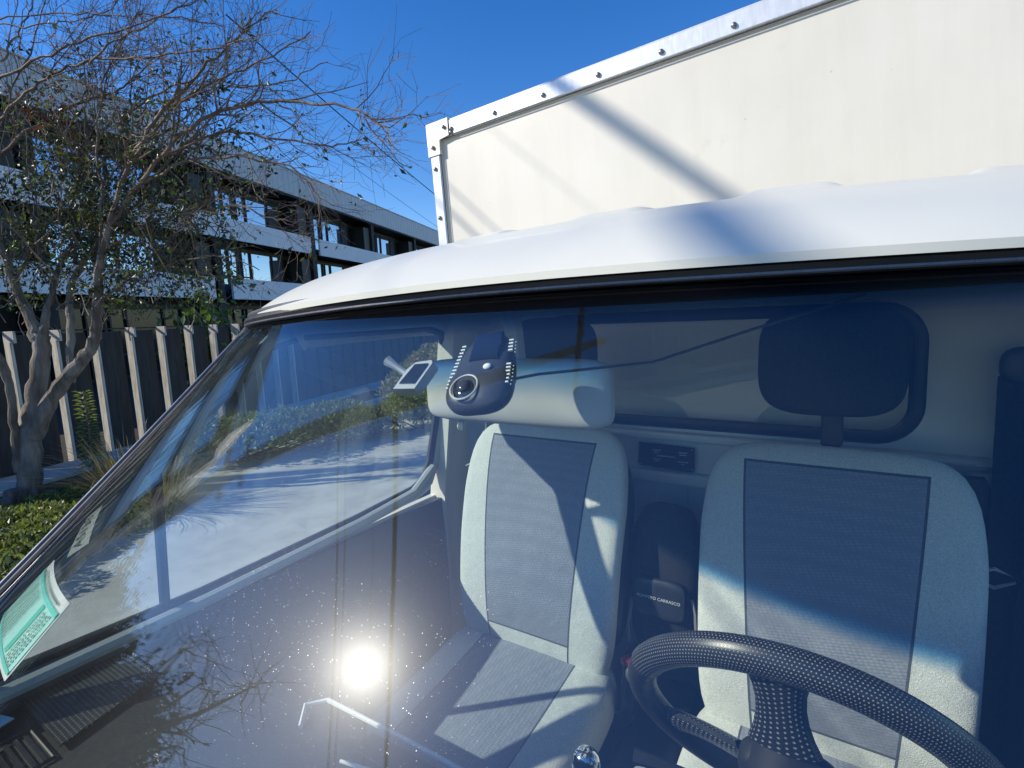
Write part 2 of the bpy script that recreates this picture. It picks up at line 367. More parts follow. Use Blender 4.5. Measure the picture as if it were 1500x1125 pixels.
        b = len(s.v); V = np.stack([p0, p1, p2, p3], 1).reshape(-1, 3)
        s.v.extend(map(tuple, V.tolist())); s.f.extend([(b+4*i, b+4*i+1, b+4*i+2, b+4*i+3) for i in range(n)]); s.m.extend([mi]*n); return s
def rotx(a): c, s = math.cos(a), math.sin(a); return np.array([[1, 0, 0], [0, c, -s], [0, s, c]])
def rotz(a): c, s = math.cos(a), math.sin(a); return np.array([[c, -s, 0], [s, c, 0], [0, 0, 1]])
def roty(a): c, s = math.cos(a), math.sin(a); return np.array([[c, 0, s], [0, 1, 0], [-s, 0, c]])
def obj(name, mb, m, parent=None, org=None, smooth=True, ang=35, uv=None):
    me = bpy.data.meshes.new(name); base = np.array(ORG[parent.name]) if parent else np.zeros(3)
    o3 = np.array(org, float) if org is not None else base
    me.from_pydata([tuple(np.array(v)-o3) for v in mb.v], [], mb.f)
    for x in (m if isinstance(m, (list, tuple)) else [m]): me.materials.append(x)
    if any(mb.m): me.polygons.foreach_set('material_index', mb.m)
    if uv is not None:
        l = me.uv_layers.new(name='UVMap')
        for i, lp in enumerate(me.loops): l.data[i].uv = uv[lp.vertex_index]
    if smooth:
        me.polygons.foreach_set('use_smooth', [True]*len(me.polygons))
        try: me.set_sharp_from_angle(angle=R(ang))
        except Exception: pass
    me.update(); ob = bpy.data.objects.new(name, me); col.objects.link(ob)
    ob.location = tuple(o3-base)
    if parent: ob.parent = parent
    ORG[ob.name] = o3; return ob
def thing(name, label, cat, loc=(0, 0, 0), group=None):
    o = bpy.data.objects.new(name, None); col.objects.link(o); o.location = loc; o['label'] = label; o['category'] = cat
    o.empty_display_size = .1
    if group: o['group'] = group
    ORG[o.name] = np.array(loc, float); return o
def tag(o, label, cat, group=None):
    o['label'] = label; o['category'] = cat
    if group: o['group'] = group
    return o
def struct(name, mb, m, smooth=False, kind='structure'):
    o = obj(name, mb, m, None, None, smooth); o['kind'] = kind; return o
def text_mb(s, size, org, ux, uy, depth=.0008, mi=0):
    """lettering as real thin geometry; ux, uy are the text's axes in the world"""
    cu = bpy.data.curves.new('t', 'FONT'); cu.body = s; cu.size = size; cu.align_x = 'CENTER'; cu.align_y = 'CENTER'; cu.resolution_u = 3
    to = bpy.data.objects.new('t', cu); col.objects.link(to); dg = bpy.context.evaluated_depsgraph_get()
    me = bpy.data.meshes.new_from_object(to.evaluated_get(dg)); bpy.data.objects.remove(to)
    ux = np.array(ux, float); ux /= np.linalg.norm(ux); uy = np.array(uy, float); uy /= np.linalg.norm(uy); nz = np.cross(ux, uy)
    mb = MB(); V = [np.array(org)+ux*v.co.x+uy*v.co.y for v in me.vertices]; F = [tuple(p.vertices) for p in me.polygons]
    mb.add([v+nz*depth for v in V], F, mi); return mb
# ------------------------------------------------------------------ the ground (setting)
g = MB().add([(-400, -400, -.10), (400, -400, -.10), (400, 400, -.10), (-400, 400, -.10)], [(0, 1, 2, 3)])
struct('ground', g, soil)
FD = np.array([-.317, .948]); FD /= np.linalg.norm(FD); FN = np.array([.948, .317]); FN /= np.linalg.norm(FN)
F0 = np.array([-9.86, 2.86])                      # a point of the fence line
def fl(s, o, z=0.): p = F0+FD*s+FN*o; return (p[0], p[1], z)   # s along the fence, o towards the truck
struct('road', MB().add([fl(-60, 6.2, -.02), fl(-60, 22, -.02), fl(120, 22, -.02), fl(120, 6.2, -.02)][::-1], [(0, 1, 2, 3)]), asphalt)
pv = MB().prism([fl(-60, 2.1, -.09), fl(-60, 6.2, -.09), fl(120, 6.2, -.09), fl(120, 2.1, -.09)][::-1], (0, 0, .09))
struct('pavement', pv, concrete)
kb = MB()
for i in range(46): kb.box(fl(-20+i*1.5, 6.28, -.04), (.06, .74, .065), rot=rotz(math.atan2(FD[1], FD[0])-math.pi/2), bev=.012)
struct('kerb', kb, concrete)
struct('path', MB().prism([fl(-60, .05, -.098), fl(-60, .85, -.098), fl(120, .85, -.098), fl(120, .05, -.098)][::-1], (0, 0, .05)), concrete)

# ------------------------------------------------------------------ box truck
truck = thing('box_truck', 'white box truck seen close through its windscreen, with riveted cargo box behind the cab', 'truck', (0, 1.8, 0))
def yc(z): return .45-(1.88-z)
def kk(z): return min(.5, max(.1, .47-.16*(1.88-z)/.415))
def ww(z): return .685+.14*(1.856-z)
def gy(x, z): return yc(z)+kk(z)*abs(x)**3/.69
def hy(x): return .47*abs(x)**3/.69
def gp(u, v, off=0.):
    zt = 1.862+.012*math.exp(-(u*.69/.40)**2)-.028*max(0, (abs(u)-.90)/.10)**2; z = zt+(1.02-zt)*v
    x = u*ww(z); z += .016*x*(1-v); y = gy(x, z)
    return np.array([x, y, z])+off*np.array([0, .707, -.707])
gm = MB().grid(lambda a, b: gp(2*a-1, b), 48, 24, thick=(0, .0035, -.0035))
obj('windshield', gm, winglass, truck, (0, 0, 0), True, 60)
top = [gp(-1+2*i/60, 0) for i in range(61)]; rs = [gp(1, j/24) for j in range(1, 25)]; bt = [gp(1-2*i/40, 1) for i in range(1, 41)]; ls = [gp(-1, 1-j/24) for j in range(1, 24)]
loop = np.array(top+rs+bt+ls)
def outward(P, d):
    c = np.array([0, gy(0, 1.45), 1.45]); Q = []
    n = len(P)
    for i in range(n):
        t = P[(i+1) % n]-P[(i-1) % n]; t /= np.linalg.norm(t); nrm = np.array([0, -.707, .707]); o = np.cross(nrm, t); o /= np.linalg.norm(o)
        if o@(P[i]-c) < 0: o = -o
        Q.append(P[i]+o*d)
    return np.array(Q)
sl = obj('windshield_seal', MB().tube(outward(loop, .002)+np.array([0, -.003, .003]), .0085, 10, closed=True), rubber, truck)
obj('seal_highlight_strip', MB().tube(outward(loop, .0115)+np.array([0, -.008, .008]), .0046, 8, closed=True), highlight_grey, sl)  # added grey strip standing in for the sky highlight on the rubber
obj('seal_highlight_bead', MB().tube(outward(loop, -.006)+np.array([0, -.004, .004]), .0018, 6, closed=True), highlight_grey, sl)  # thinner inner highlight line, painted the same grey
# roof
ribx = [.50, .28, .06, -.16, -.38]
def roofp(a, b, dz=0.):
    u_ = -1+2*a; x = u_*(.712+.053*min(1, b/.25)); yf = .437+hy(x)-.012; y = yf+(1.43-yf)*(b**1.7); s = y-yf
    e = abs(x)/.775
    z = 1.876+.012*math.exp(-(x/.40)**2)+.016*x+.105*(1-math.exp(-s/.15))*(1-e**9)-.045*abs(u_)**16
    for rx in ribx:
        d = abs(x-rx); w = .5+.5*math.tanh((.050-d)/.009); st = .5+.5*math.tanh((s-.27+4*d*d)/.028)
        z += .012*w*st
    return (x, y, z+dz)
obj('cab_roof', MB().grid(lambda a, b: roofp(a, b), 220, 100, thick=(0, 0, -.007)), white, truck, None, True, 50)
obj('headliner', MB().grid(lambda a, b: (lambda p: (p[0]*.955, max(p[1], .435+hy(p[0])+.05)+0.0, min(p[2]-.026, 1.915-.05*(abs(p[0])/.72)**6)))(roofp(a, b)), 30, 20, thick=(0, 0, .012)), headl, truck)
# pillars
def ye(z): return gy(ww(z), z)
def loft(sections):
    m = MB(); n = len(sections[0]); vs = [p for s in sections for p in s]; fs = []
    for k in range(len(sections)-1):
        for j in range(n): fs.append((k*n+j, k*n+(j+1) % n, (k+1)*n+(j+1) % n, (k+1)*n+j))
    fs.append(tuple(range(n))[::-1]); fs.append(tuple((len(sections)-1)*n+j for j in range(n))); return m.add(vs, fs)
zs = np.linspace(1.885, .98, 24)
for sg in (-1, 1):
    S = []; T = []
    for z in zs:
        w = ww(z); y = ye(z)
        S.append([(sg*(w+.008), y+.002, z+.010), (sg*(w+.016), y+.004, z+.012), (sg*(w+.022), y+.018, z+.004), (sg*(w+.022), y+.060, z), (sg*(w+.012), y+.062, z), (sg*(w+.010), y+.02, z-.005)])
        T.append([(sg*(w+.009), y+.022, z-.006), (sg*(w-.022), y+.014, z-.01), (sg*(w-.028), y+.034, z-.01), (sg*(w-.020), y+.058, z-.005), (sg*(w+.006), y+.058, z-.002)])
    pl_ = obj('windscreen_pillar', loft(S), white, truck, None, True, 40)
    obj('pillar_trim', loft(T), greytrim if sg < 0 else greytrim, pl_, None, True, 40)
def xs(z): return ww(z)+.02 if z > 1.3 else .782-.02*((1.3-z)/.8)**2
# doors with window frames
def door(sg):
    d = obj('cab_door', MB().grid(lambda a, b: (lambda z, y: (sg*(xs(z)+.006*math.sin(math.pi*b)), y, z))(.50+.80*b, -.02+1.27*a), 24, 14, thick=(-sg*.02, 0, 0)), white, truck, None, True, 40)
    inn = MB().grid(lambda a, b: (sg*(.735-.015*math.sin(math.pi*b)), .10+1.12*a, .62+.675*b), 14, 10, thick=(sg*.012, 0, 0))
    obj('door_lining', inn, mat('dark_door_lining', (.055, .06, .065), .6, 0, .2, 8, bump=.2, bs=250, bd=.0005), d, None, True)
    obj('belt_moulding', MB().tube([(sg*.742, .06, 1.302), (sg*.742, .5, 1.306), (sg*.742, .9, 1.325), (sg*.742, 1.10, 1.345), (sg*.742, 1.19, 1.40)], .013, 8), greyp, d)
    obj('armrest', MB().sbox((sg*.70, .70, 1.10), (.035, .20, .035), 3.5, 8), blackp, d)
    poly = [(.135, 1.325), (.36, 1.535), (.60, 1.765), (.66, 1.81), (.74, 1.828), (1.15, 1.828), (1.215, 1.81), (1.235, 1.76), (1.215, 1.58), (1.19, 1.42), (1.165, 1.365), (1.12, 1.345), (.9, 1.328), (.5, 1.312)]
    def lift(p, o): return (sg*(xs(p[1])-o), p[0], p[1])
    obj('window_frame', MB().tube([lift(p, .012) for p in poly], .012, 8, closed=True, asp=1.), blackp, d)
    obj('window_surround', MB().tube([lift(((p[0]-.7)*1.035+.7, (p[1]-1.58)*1.06+1.58), .018) for p in poly], .014, 8, closed=True), greyp, d)
    cx = np.mean([p[0] for p in poly]); cz = np.mean([p[1] for p in poly])
    w = obj('door_window', MB().prism([lift(p, .010) for p in poly], (-sg*.004, 0, 0)), sideglass, d, None, False)
    obj('quarter_bar', MB().tube([lift((.43, 1.32), .012), lift((.43, 1.60), .012)], .010, 8), rubber, d)
    obj('door_handle', MB().sbox((sg*(xs(1.15)+.02), 1.08, 1.15), (.012, .07, .016), 3, 8), blackp, d)
    return d
dp = door(-1); dd = door(1)
# rear quarter posts, back wall with its window
for sg in (-1, 1):
    q = MB().grid(lambda a, b: (lambda z: (sg*xs(z), 1.20+.02*b+(.22)*a, z))(.50+1.40*b), 4, 16, thick=(-sg*.06, 0, 0))
    obj('rear_post', q, white, truck, None, True, 40)
def rr(hw, hz, r, n, cx, cz):
    P = []
    for k in range(4):
        a0 = k*math.pi/2; c = ((hw-r)*(1 if k in (0, 3) else -1), (hz-r)*(1 if k in (0, 1) else -1))
        for i in range(n): t = a0+math.pi/2*i/(n-1); P.append((cx+c[0]+r*math.cos(t), cz+c[1]+r*math.sin(t)))
    return P
RW = rr(.455, .142, .075, 10, 0, 1.69); RO = rr(.76, .64, .05, 10, 0, 1.27)
vs = []; fs = []
for k, (L_, y) in enumerate(((RW, 1.412), (RW, 1.40), ([(a+(c-a)*.25, b+(d-b)*.25) for (a, b), (c, d) in zip(RW, RO)], 1.395), (RO, 1.405), (RO, 1.43))):
    vs += [(x, y, z) for x, z in L_]
for k in range(4):
    for j in range(40): fs.append((k*40+j, k*40+(j+1) % 40, (k+1)*40+(j+1) % 40, (k+1)*40+j))
bw = MB().add(vs, fs)
bw.sbox((0, 1.385, 1.515), (.70, .022, .010), 4, 10); bw.sbox((-.37, 1.39, 1.515), (.30, .03, .006), 4, 8); bw.sbox((.06, 1.385, 1.40), (.70, .016, .018), 4, 10)
bw.sbox((-.065, 1.392, 1.28), (.045, .012, .14), 4, 8); bw.sbox((.60, 1.37, 1.45), (.09, .04, .05), 3, 8); bw.sbox((-.02, 1.35, 1.22), (.15, .008, .025), 4, 8)
obj('cab_back_wall', bw, inner_paint, truck, None, True, 35)
obj('rear_window', MB().prism([(x, 1.404, z) for x, z in RW], (0, .004, 0)), rearglass, truck, None, False)
obj('rear_window_seal', MB().tube([(x, 1.399, z) for x, z in RW], .0155, 8, closed=True, up=(0, 1, 0), asp=.6), rubber, truck)
pt = obj('maker_plate', MB().box((-.077, 1.378, 1.458), (.075, .003, .033), roty(.02), bev=.002), blackp, truck, None, False)
mk = MB()
for k, (xx, zz, l) in enumerate(((-.10, 1.475, .022), (-.10, 1.469, .014), (-.03, 1.474, .024), (-.03, 1.468, .018), (-.075, 1.460, .05), (-.10, 1.451, .02), (-.10, 1.445, .012), (-.03, 1.449, .026), (-.03, 1.443, .006))):
    mk.box((xx, 1.3745, zz), (l*.5, .0005, .0011))
obj('plate_print', mk, letter, pt, None, False)
for xx in (-.147, -.007):
    for zz in (1.431, 1.485): obj('plate_rivet', MB().sbox((xx, 1.3745, zz), (.0035, .002, .0035), 2, 4), steel, pt)
obj('wall_bolt', MB().sbox((-.02, 1.335, 1.222), (.006, .006, .006), 2, 6), steel, truck)
# cab floor, firewall, nose
obj('cab_floor', MB().box((0, .47, .60), (.74, .93, .02)), blackp, truck, None, False)
nose = MB().grid(lambda a, b: (lambda x, z: (x, gy(x, 1.02)-.02-.05*math.sin(math.pi*min(1, (1.03-z)/.6))+.12*(abs(x)/.8)**8, z))(-.80+1.60*a, 1.02-.58*b), 30, 12, thick=(0, .02, 0))
obj('nose_panel', nose, white, truck, None, True, 50)
obj('bumper', MB().sbox((0, -.36, .40), (.80, .13, .12), 5, 14), greytrim, truck)
obj('grille', MB().box((0, -.492, .78), (.36, .01, .06), bev=.01), blackp, truck, None, False)
for sg in (-1, 1):
    hl = obj('headlight', MB().sbox((sg*.58, -.41, .76), (.13, .05, .075), 3.5, 10), chrome, truck); obj('headlight_lens', MB().sbox((sg*.58, -.43, .76), (.12, .05, .066), 3, 10), sideglass, hl)
    obj('side_skirt', MB().box((sg*.755, .6, .47), (.02, .62, .05), bev=.01), white, truck, None, False)
# dashboard
prof = [(-.30, 1.085), (-.10, 1.225), (.02, 1.262), (.16, 1.275), (.36, 1.278), (.43, 1.272), (.462, 1.25), (.455, 1.16), (.40, 1.0), (.36, .80), (.30, .64)]
def dashp(a, b):
    t = b*(len(prof)-1); i = min(int(t), len(prof)-2); f_ = t-i; y = prof[i][0]*(1-f_)+prof[i+1][0]*f_; z = prof[i][1]*(1-f_)+prof[i+1][1]*f_
    x = -.735+1.47*a; w = max(0, 1-b*2.2); y += w*.24*x*x
    if .12 < x < .50 and .15 < y < .48 and z > 1.2: z += .085*math.sin(math.pi*(x-.12)/.38)**.6*math.sin(math.pi*min(1, max(0, (y-.15)/.33)))**.7
    return (x, y, z)
da = obj('dashboard', MB().grid(dashp, 84, 60), dashm, truck, None, True, 40)
obj('speaker_grille', MB().prism([(-.728, .20, 1.282), (-.56, .20, 1.282), (-.60, .345, 1.284), (-.728, .345, 1.284)], (0, 0, .003)), meshgrille, da, None, False)
mk = MB()
for k in range(9): mk.box((-.60+.0*k, .095+.011*k, 1.274), (.045, .0025, .003))
obj('air_vent', mk, rubber, da, None, False)
obj('vent_frame', MB().tube([(-.65, .085, 1.276), (-.55, .085, 1.276), (-.55, .19, 1.279), (-.65, .19, 1.279)], .003, 6, closed=True), blackp, da)
tr = MB().tube([(-.30, .40, 1.279), (-.33, .43, 1.281), (-.31, .455, 1.280), (-.16, .462, 1.277), (.02, .462, 1.277)], .0035, 6)
tr.tube([(-.20, .39, 1.279), (-.10, .41, 1.283), (.00, .425, 1.281), (.04, .44, 1.281)], .0025, 6)
obj('dash_tray_rim', tr, greyp, da)
obj('dash_tray', MB().box((-.10, .428, 1.279), (.10, .018, .003), bev=.002), blackp, da, None, False)
obj('dash_label', MB().box((-.70, .16, 1.288), (.022, .016, .001), rotz(.3)), paperw, da, None, False)
# seats
def seat(x, tall):
    s = obj('seat', MB().sbox((x, .87, .945), (.228, .27, .085), 3.6, 18, rot=rotx(.12), nz=4.5,
            warp=lambda a, b, c: (a, b, c+.018*(abs(a)/.22)**4-.012*math.cos(b*6))), cushion_cloth, truck, (x, .87, .945), True, 70)
    wp = lambda a, b, c: (a*(1+.04*c/.3-.05*max(0, c-.12)/.2), b-.022*(abs(a)/.22)**4*(1-max(0, c)/.5)-.012*math.cos(c*7), c)
    obj('backrest', MB().sbox((x, 1.105, 1.275), (.224, .058, .305), 5.6, 22, rot=rotx(-.20), nz=2.6, warp=wp), back_cloth, s, (x, 1.105, 1.27), True, 70)
    pz = MB().tube([(x-.232, 1.11, 1.0), (x-.236, 1.15, 1.30), (x-.19, 1.19, 1.55), (x-.10, 1.2, 1.585), (x+.10, 1.2, 1.585), (x+.19, 1.19, 1.55), (x+.236, 1.15, 1.30), (x+.232, 1.11, 1.0)], .006, 6)
    obj('seat_back_shell', MB().sbox((x, 1.165, 1.26), (.215, .045, .285), 4, 14, rot=rotx(-.20), nz=3), blackp, s)
    h = obj('headrest', MB().sbox((x-.010, 1.205, 1.735), (.127, .048, .108), 3.6, 16, rot=rotx(-.08), nz=2.6), headrest_cloth, s)
    obj('headrest_post', MB().box((x-.002, 1.21, 1.605), (.019, .010, .040), bev=.004), blackp, s)
    if tall: pass
    obj('seat_frame', MB().box((x, .86, .77), (.20, .24, .12), bev=.02), blackp, s, None, False)
    return s
sdv = seat(.312, 1); sps = seat(-.31, 0)
obj('recliner_cover', MB().sbox((-.075, 1.10, 1.00), (.012, .05, .07), 3, 8), blackp, sps)
# steering wheel
wc = np.array([.30, .67, 1.32]); tx = np.array([1., 0, 0]); tt = np.array([0, -math.cos(R(59)), math.sin(R(59))]); tn = np.array([0, math.sin(R(59)), math.cos(R(59))])
def rim(a0, a1, rad, n, closed=False):
    nn = 18; P = []; V = []; UV = []; F = []
    for i in range(n+1):
        a = R(a0+(a1-a0)*i/n); er = tx*math.cos(a)+tt*math.sin(a); c = wc+er*.186
        for j in range(nn+1):
            t = 2*math.pi*j/nn; V.append(c+rad*(er*math.cos(t)*1.0+tn*math.sin(t)*.86)); UV.append(((a0+(a1-a0)*i/n)/360., j/nn))
    for i in range(n):
        for j in range(nn): a = i*(nn+1)+j; F.append((a, a+1, a+nn+2, a+nn+1))
    return MB().add(V, F), UV
m_, uv_ = rim(154, 380, .0195, 80); swh = obj('steering_wheel', m_, wheelplain, truck, wc, True, 80, uv=uv_)
m_, uv_ = rim(-22, 153, .0212, 110); obj('wheel_grip', m_, wheelgrip, swh, wc, True, 80, uv=uv_)
hb_ = MB().sbox(wc-tn*.035-tt*.012, (.056, .026, .046), 3, 12, rot=np.stack([tx, tn, tt], 1))
obj('wheel_hub', hb_, blackp, swh, wc)
for nm, a, w in (('wheel_spoke', 93, .026), ('wheel_spoke', 205, .022), ('wheel_spoke', -25, .022)):
    a = R(a); er = tx*math.cos(a)+tt*math.sin(a); et = np.cross(tn, er)
    V = []; UV = []; F = []
    for i in range(7):
        f_ = i/6; c = wc+er*(.05+.125*f_)-tn*.028*(1-f_)**1.5; wd = w*(1+.5*abs(2*f_-1)**2)
        for j in range(12): t = 2*math.pi*j/12; V.append(c+et*wd*math.cos(t)+tn*.010*math.sin(t)); UV.append((f_*.055, j/12*.75))
    for i in range(6):
        for j in range(12): F.append((i*12+j, i*12+(j+1) % 12, (i+1)*12+(j+1) % 12, (i+1)*12+j))
    obj(nm, MB().add(V, F), wheelgrip, swh, wc, True, 60, uv=UV)
obj('steering_column', MB().tube([wc-tn*.03, wc-tn*.12, wc-tn*.28, wc-tn*.45], [.048, .05, .05, .05], 14), blackp, truck)
obj('column_stalk', MB().tube([wc-tn*.08-tx*.04, wc-tn*.085-tx*.13+tt*.01, wc-tn*.09-tx*.17+tt*.015], [.006, .006, .010], 8), blackp, truck)
# gear lever, handbrake, console, belts
gl_ = obj('gear_lever', MB().tube([(-.02, .74, .68), (-.02, .73, .93), (-.02, .735, 1.04)], [.03, .012, .009], 10), blackp, truck)
obj('gear_knob', MB().sbox((-.02, .745, 1.075), (.024, .024, .030), 2.3, 12), chrome, gl_)
obj('knob_print', text_mb('1 3 5\n2 4 R', .010, (-.022, .734, 1.106), (1, .15, 0), (.1, .85, .3), .0012), letter, gl_)
obj('handbrake', MB().tube([(.02, 1.0, .86), (.045, .86, .98), (.065, .78, 1.06)], [.014, .020, .019], 10), greytrim, truck)
obj('centre_console', MB().sbox((-.0, .98, .83), (.065, .30, .10), 5, 10), blackp, truck)
bk = obj('belt_buckle', MB().tube([(-.07, 1.04, .93), (-.05, 1.02, 1.03), (-.045, 1.01, 1.09)], [.016, .016, .013], 8), blackp, truck)
obj('release_button', MB().sbox((-.045, 1.008, 1.10), (.016, .012, .010), 3, 6), redp, bk)
obj('buckle_tip', MB().sbox((-.030, .99, 1.085), (.014, .010, .018), 2.5, 6), steel, bk)
sb = obj('seat_belt', MB().prism([(.565, 1.30, 1.70), (.64, 1.31, 1.70), (.66, 1.27, .92), (.56, 1.24, .92)], (0, .003, 0)), belt, truck, None, False)
obj('belt_slot', MB().tube([(.532, 1.262, 1.325), (.573, 1.262, 1.345), (.612, 1.262, 1.33), (.573, 1.262, 1.308)], .004, 6, closed=True), greyp, sb)
obj('belt_guide', MB().sbox((.61, 1.30, 1.72), (.045, .015, .035), 3, 8), blackp, sb)
obj('belt_housing', MB().prism([(.50, 1.30, 1.50), (.56, 1.30, 1.50), (.585, 1.30, 1.44), (.61, 1.30, .95), (.52, 1.30, .95)], (0, .03, 0)), blackp, truck, None, False)
obj('post_trim', MB().prism([(.66, 1.20, 1.86), (.735, 1.20, 1.86), (.74, 1.20, .65), (.60, 1.24, .65), (.60, 1.24, 1.30)], (0, .05, 0)), blackp, truck, None, False)
sb2 = obj('seat_belt', MB().prism([(-.655, 1.27, 1.70), (-.60, 1.29, 1.70), (-.60, 1.27, .95), (-.665, 1.26, .95)], (0, .003, 0)), greytrim, truck, None, False)
obj('belt_slot', MB().tube([(-.655, 1.245, 1.40), (-.625, 1.245, 1.415), (-.598, 1.245, 1.405), (-.628, 1.245, 1.388)], .0035, 6, closed=True), greyp, sb2)
# interior mirror
im = obj('interior_mirror', MB().sbox((.022, .505, 1.764), (.123, .022, .038), 7, 22, rot=rotz(.03), nz=3.), greyp, truck, None, True, 70)
obj('mirror_stem', MB().tube([(.02, .52, 1.79), (.02, .52, 1.83), (.02, .505, 1.86)], [.012, .010, .014], 8), greyp, im)
obj('mirror_clip', MB().tube([(-.05, .50, 1.728), (-.056, .505, 1.716)], .006, 6), greyp, im)
# cargo box
BX, BZ0, BZ1, BY = .965, .80, 2.535, 1.52
cb = MB().box((0, BY+1.55, (BZ0+BZ1)/2), (BX-.012, 1.54, (BZ1-BZ0)/2-.012))
box = obj('cargo_box', cb, panel_white, truck, (0, BY+1.55, 1.6), False)
fr = MB().box((0, BY+.012, BZ1-.027), (BX-.095, .016, .027), bev=.004).box((0, BY+.012, BZ0+.027), (BX-.06, .016, .027), bev=.004)
for sg in (-1, 1): fr.box((sg*(BX-.022), BY+.012, (BZ0+BZ1)/2-.04), (.022, .016, (BZ1-BZ0)/2-.045), bev=.004)
fr.box((0, BY+.05, BZ1-.003), (BX-.02, .05, .006), bev=.002)
for sg in (-1, 1): fr.box((sg*(BX-.003), BY+1.5, BZ1-.03), (.006, 1.5, .035), bev=.002)
obj('frame_trim', fr, alu, box, None, False)
obj('panel_gasket', MB().tube([(-BX+.047, BY-.001, BZ0+.05), (-BX+.047, BY-.001, BZ1-.057), (BX-.047, BY-.001, BZ1-.057), (BX-.047, BY-.001, BZ0+.05)], .0022, 6, closed=True), rubber, box)
for sg in (-1, 1):
    cc = obj('corner_cap', MB().prism([(sg*(BX+.004), BY-.008, BZ1+.006), (sg*(BX-.095), BY-.008, BZ1+.006), (sg*(BX-.095), BY-.008, BZ1-.052), (sg*(BX-.052), BY-.008, BZ1-.058), (sg*(BX-.050), BY-.008, BZ1-.105), (sg*(BX+.004), BY-.008, BZ1-.105)], (0, .05, 0)), capmat, box, None, True, 20)
    for (a, b) in ((.078, .022), (.022, .078)):
        obj('cap_bolt', MB().sbox((sg*(BX-a), BY-.011, BZ1-b), (.0065, .006, .0065), 2, 6), steel, cc)
bolt0 = None
def bolt(x, z):
    global bolt0
    if bolt0 is None: bolt0 = obj('frame_bolt', MB().sbox((x, BY-.006, z), (.0072, .006, .0072), 2, 8), steel, box, (x, BY, z)); return
    o = bolt0.copy(); col.objects.link(o); o.parent = box; o.location = Vector((x, BY, z))-Vector(ORG[box.name])
for k in range(-1, 9): bolt(-.674+.1836*k, BZ1-.034)
bolt(-.86, BZ1-.046)
for sg in (-1, 1):
    for k in range(9): bolt(sg*(BX-.020), BZ1-.15-.17*k)
box.rotation_euler = (0, -R(2.6), 0); box.location = box.location+Vector((.042, 0, .040))
# chassis and wheels, below the picture
obj('chassis', MB().box((-.32, 2.2, .62), (.04, 2.3, .06)).box((.32, 2.2, .62), (.04, 2.3, .06)).box((0, 2.4, .70), (.5, .05, .05)), blackp, truck, None, False)
for (x, y) in ((-.66, .35), (.66, .35), (-.70, 3.5), (.70, 3.5)):
    A = [(-.085, .30), (-.085, .315), (-.06, .33), (.06, .33), (.085, .315), (.085, .30)]
    V = []; F = []; nn = 36
    for (dx, r_) in [(-.085, .20)]+A+[(.085, .20)]:
        for j in range(nn): t = 2*math.pi*j/nn; V.append((x+dx, y+r_*math.cos(t), .31+r_*math.sin(t)))
    for i in range(7):
        for j in range(nn): F.append((i*nn+j, i*nn+(j+1) % nn, (i+1)*nn+(j+1) % nn, (i+1)*nn+j))
    wh = obj('wheel', MB().add(V, F), tyrem, truck, (x, y, .31))
    obj('wheel_rim', MB().tube([(x-.07, y, .31), (x+.07, y, .31)], .205, 28).tube([(x-.09, y, .31), (x+.09, y, .31)], .06, 16), galv, wh)
# ------------------------------------------------------------------ things in and on the cab
bag = obj('storage_bag', MB().sbox((-.012, 1.17, 1.225), (.082, .045, .175), 4.5, 16, rot=rotx(-.12), nz=3.2, warp=lambda a, b, c: (a*(1-.16*max(0, c)/.15+.06*math.sin(c*14)), b, c)), bagm, None, (-.012, 1.17, 1.0), True, 70)
tag(bag, 'black cloth bag with a grey printed name hanging between the two seats', 'bag')
obj('bag_pocket', MB().sbox((-.012, 1.118, 1.20), (.060, .012, .045), 5, 10, rot=rotx(-.12)), mat('bag_gloss', (.03, .035, .045), .35, 0, .2, 30), bag)
obj('bag_lettering', text_mb('POMPEYO CARRASCO', .0098, (-.010, 1.1035, 1.205), (1, 0, 0), (0, .12, 1), .001), letter, bag)
obj('bag_piping', MB().tube([(-.085, 1.115, 1.06), (-.088, 1.118, 1.12), (-.080, 1.125, 1.17), (-.066, 1.13, 1.20)], .004, 6), piping, bag)
obj('bag_piping', MB().tube([(.062, 1.115, 1.08), (.070, 1.118, 1.13), (.066, 1.125, 1.18), (.058, 1.13, 1.21)], .004, 6), piping, bag)
# dash camera, stuck inside the screen beside the mirror
n_ = np.array([.05, -.705, .707]); n_ /= np.linalg.norm(n_)
gpt = np.array([.064, gy(.064, 1.818), 1.818])
ud = np.array([-.20, .66, .70]); ud = ud-n_*(ud@n_); ud /= np.linalg.norm(ud); rd = np.cross(ud, n_); rd /= np.linalg.norm(rd)
RC = np.stack([rd, -n_, ud], 1)                      # x right, y into the cab, z up the glass
def cl(x, y, z): return gpt+RC@np.array([x, y, z])
dc = obj('dash_camera', MB().sbox(cl(0, .022, -.006), (.030, .015, .047), 2.9, 16, rot=RC, nz=2.8, warp=lambda a, b, c: (a*(1+.25*max(0, -c)/.04-.25*max(0, c)/.04), b+(-.002 if c < -.01 else 0), c)), camm, None, tuple(cl(0, .02, 0)), True, 60)
tag(dc, 'black dash camera with a round lens stuck to the glass before the mirror', 'camera')
obj('mounting_pad', MB().box(cl(.003, .0075, .014), (.015, .0015, .017), RC, bev=.001), lensm, dc, None, False)
obj('lens_ring', MB().tube([cl(.0-.008+.0135*math.cos(t), .0055, -.034+.0135*math.sin(t)) for t in np.linspace(0, 2*math.pi, 29)[:-1]], .0010, 6, closed=True), greyp, dc)
obj('lens', MB().sbox(cl(-.008, .010, -.034), (.0125, .006, .0125), 2, 10, rot=RC), lensm, dc)
obj('inner_lens', MB().sbox(cl(-.008, .0045, -.034), (.006, .003, .006), 2, 8, rot=RC), mat('lens_core', (.06, .07, .10), .1, .3), dc)
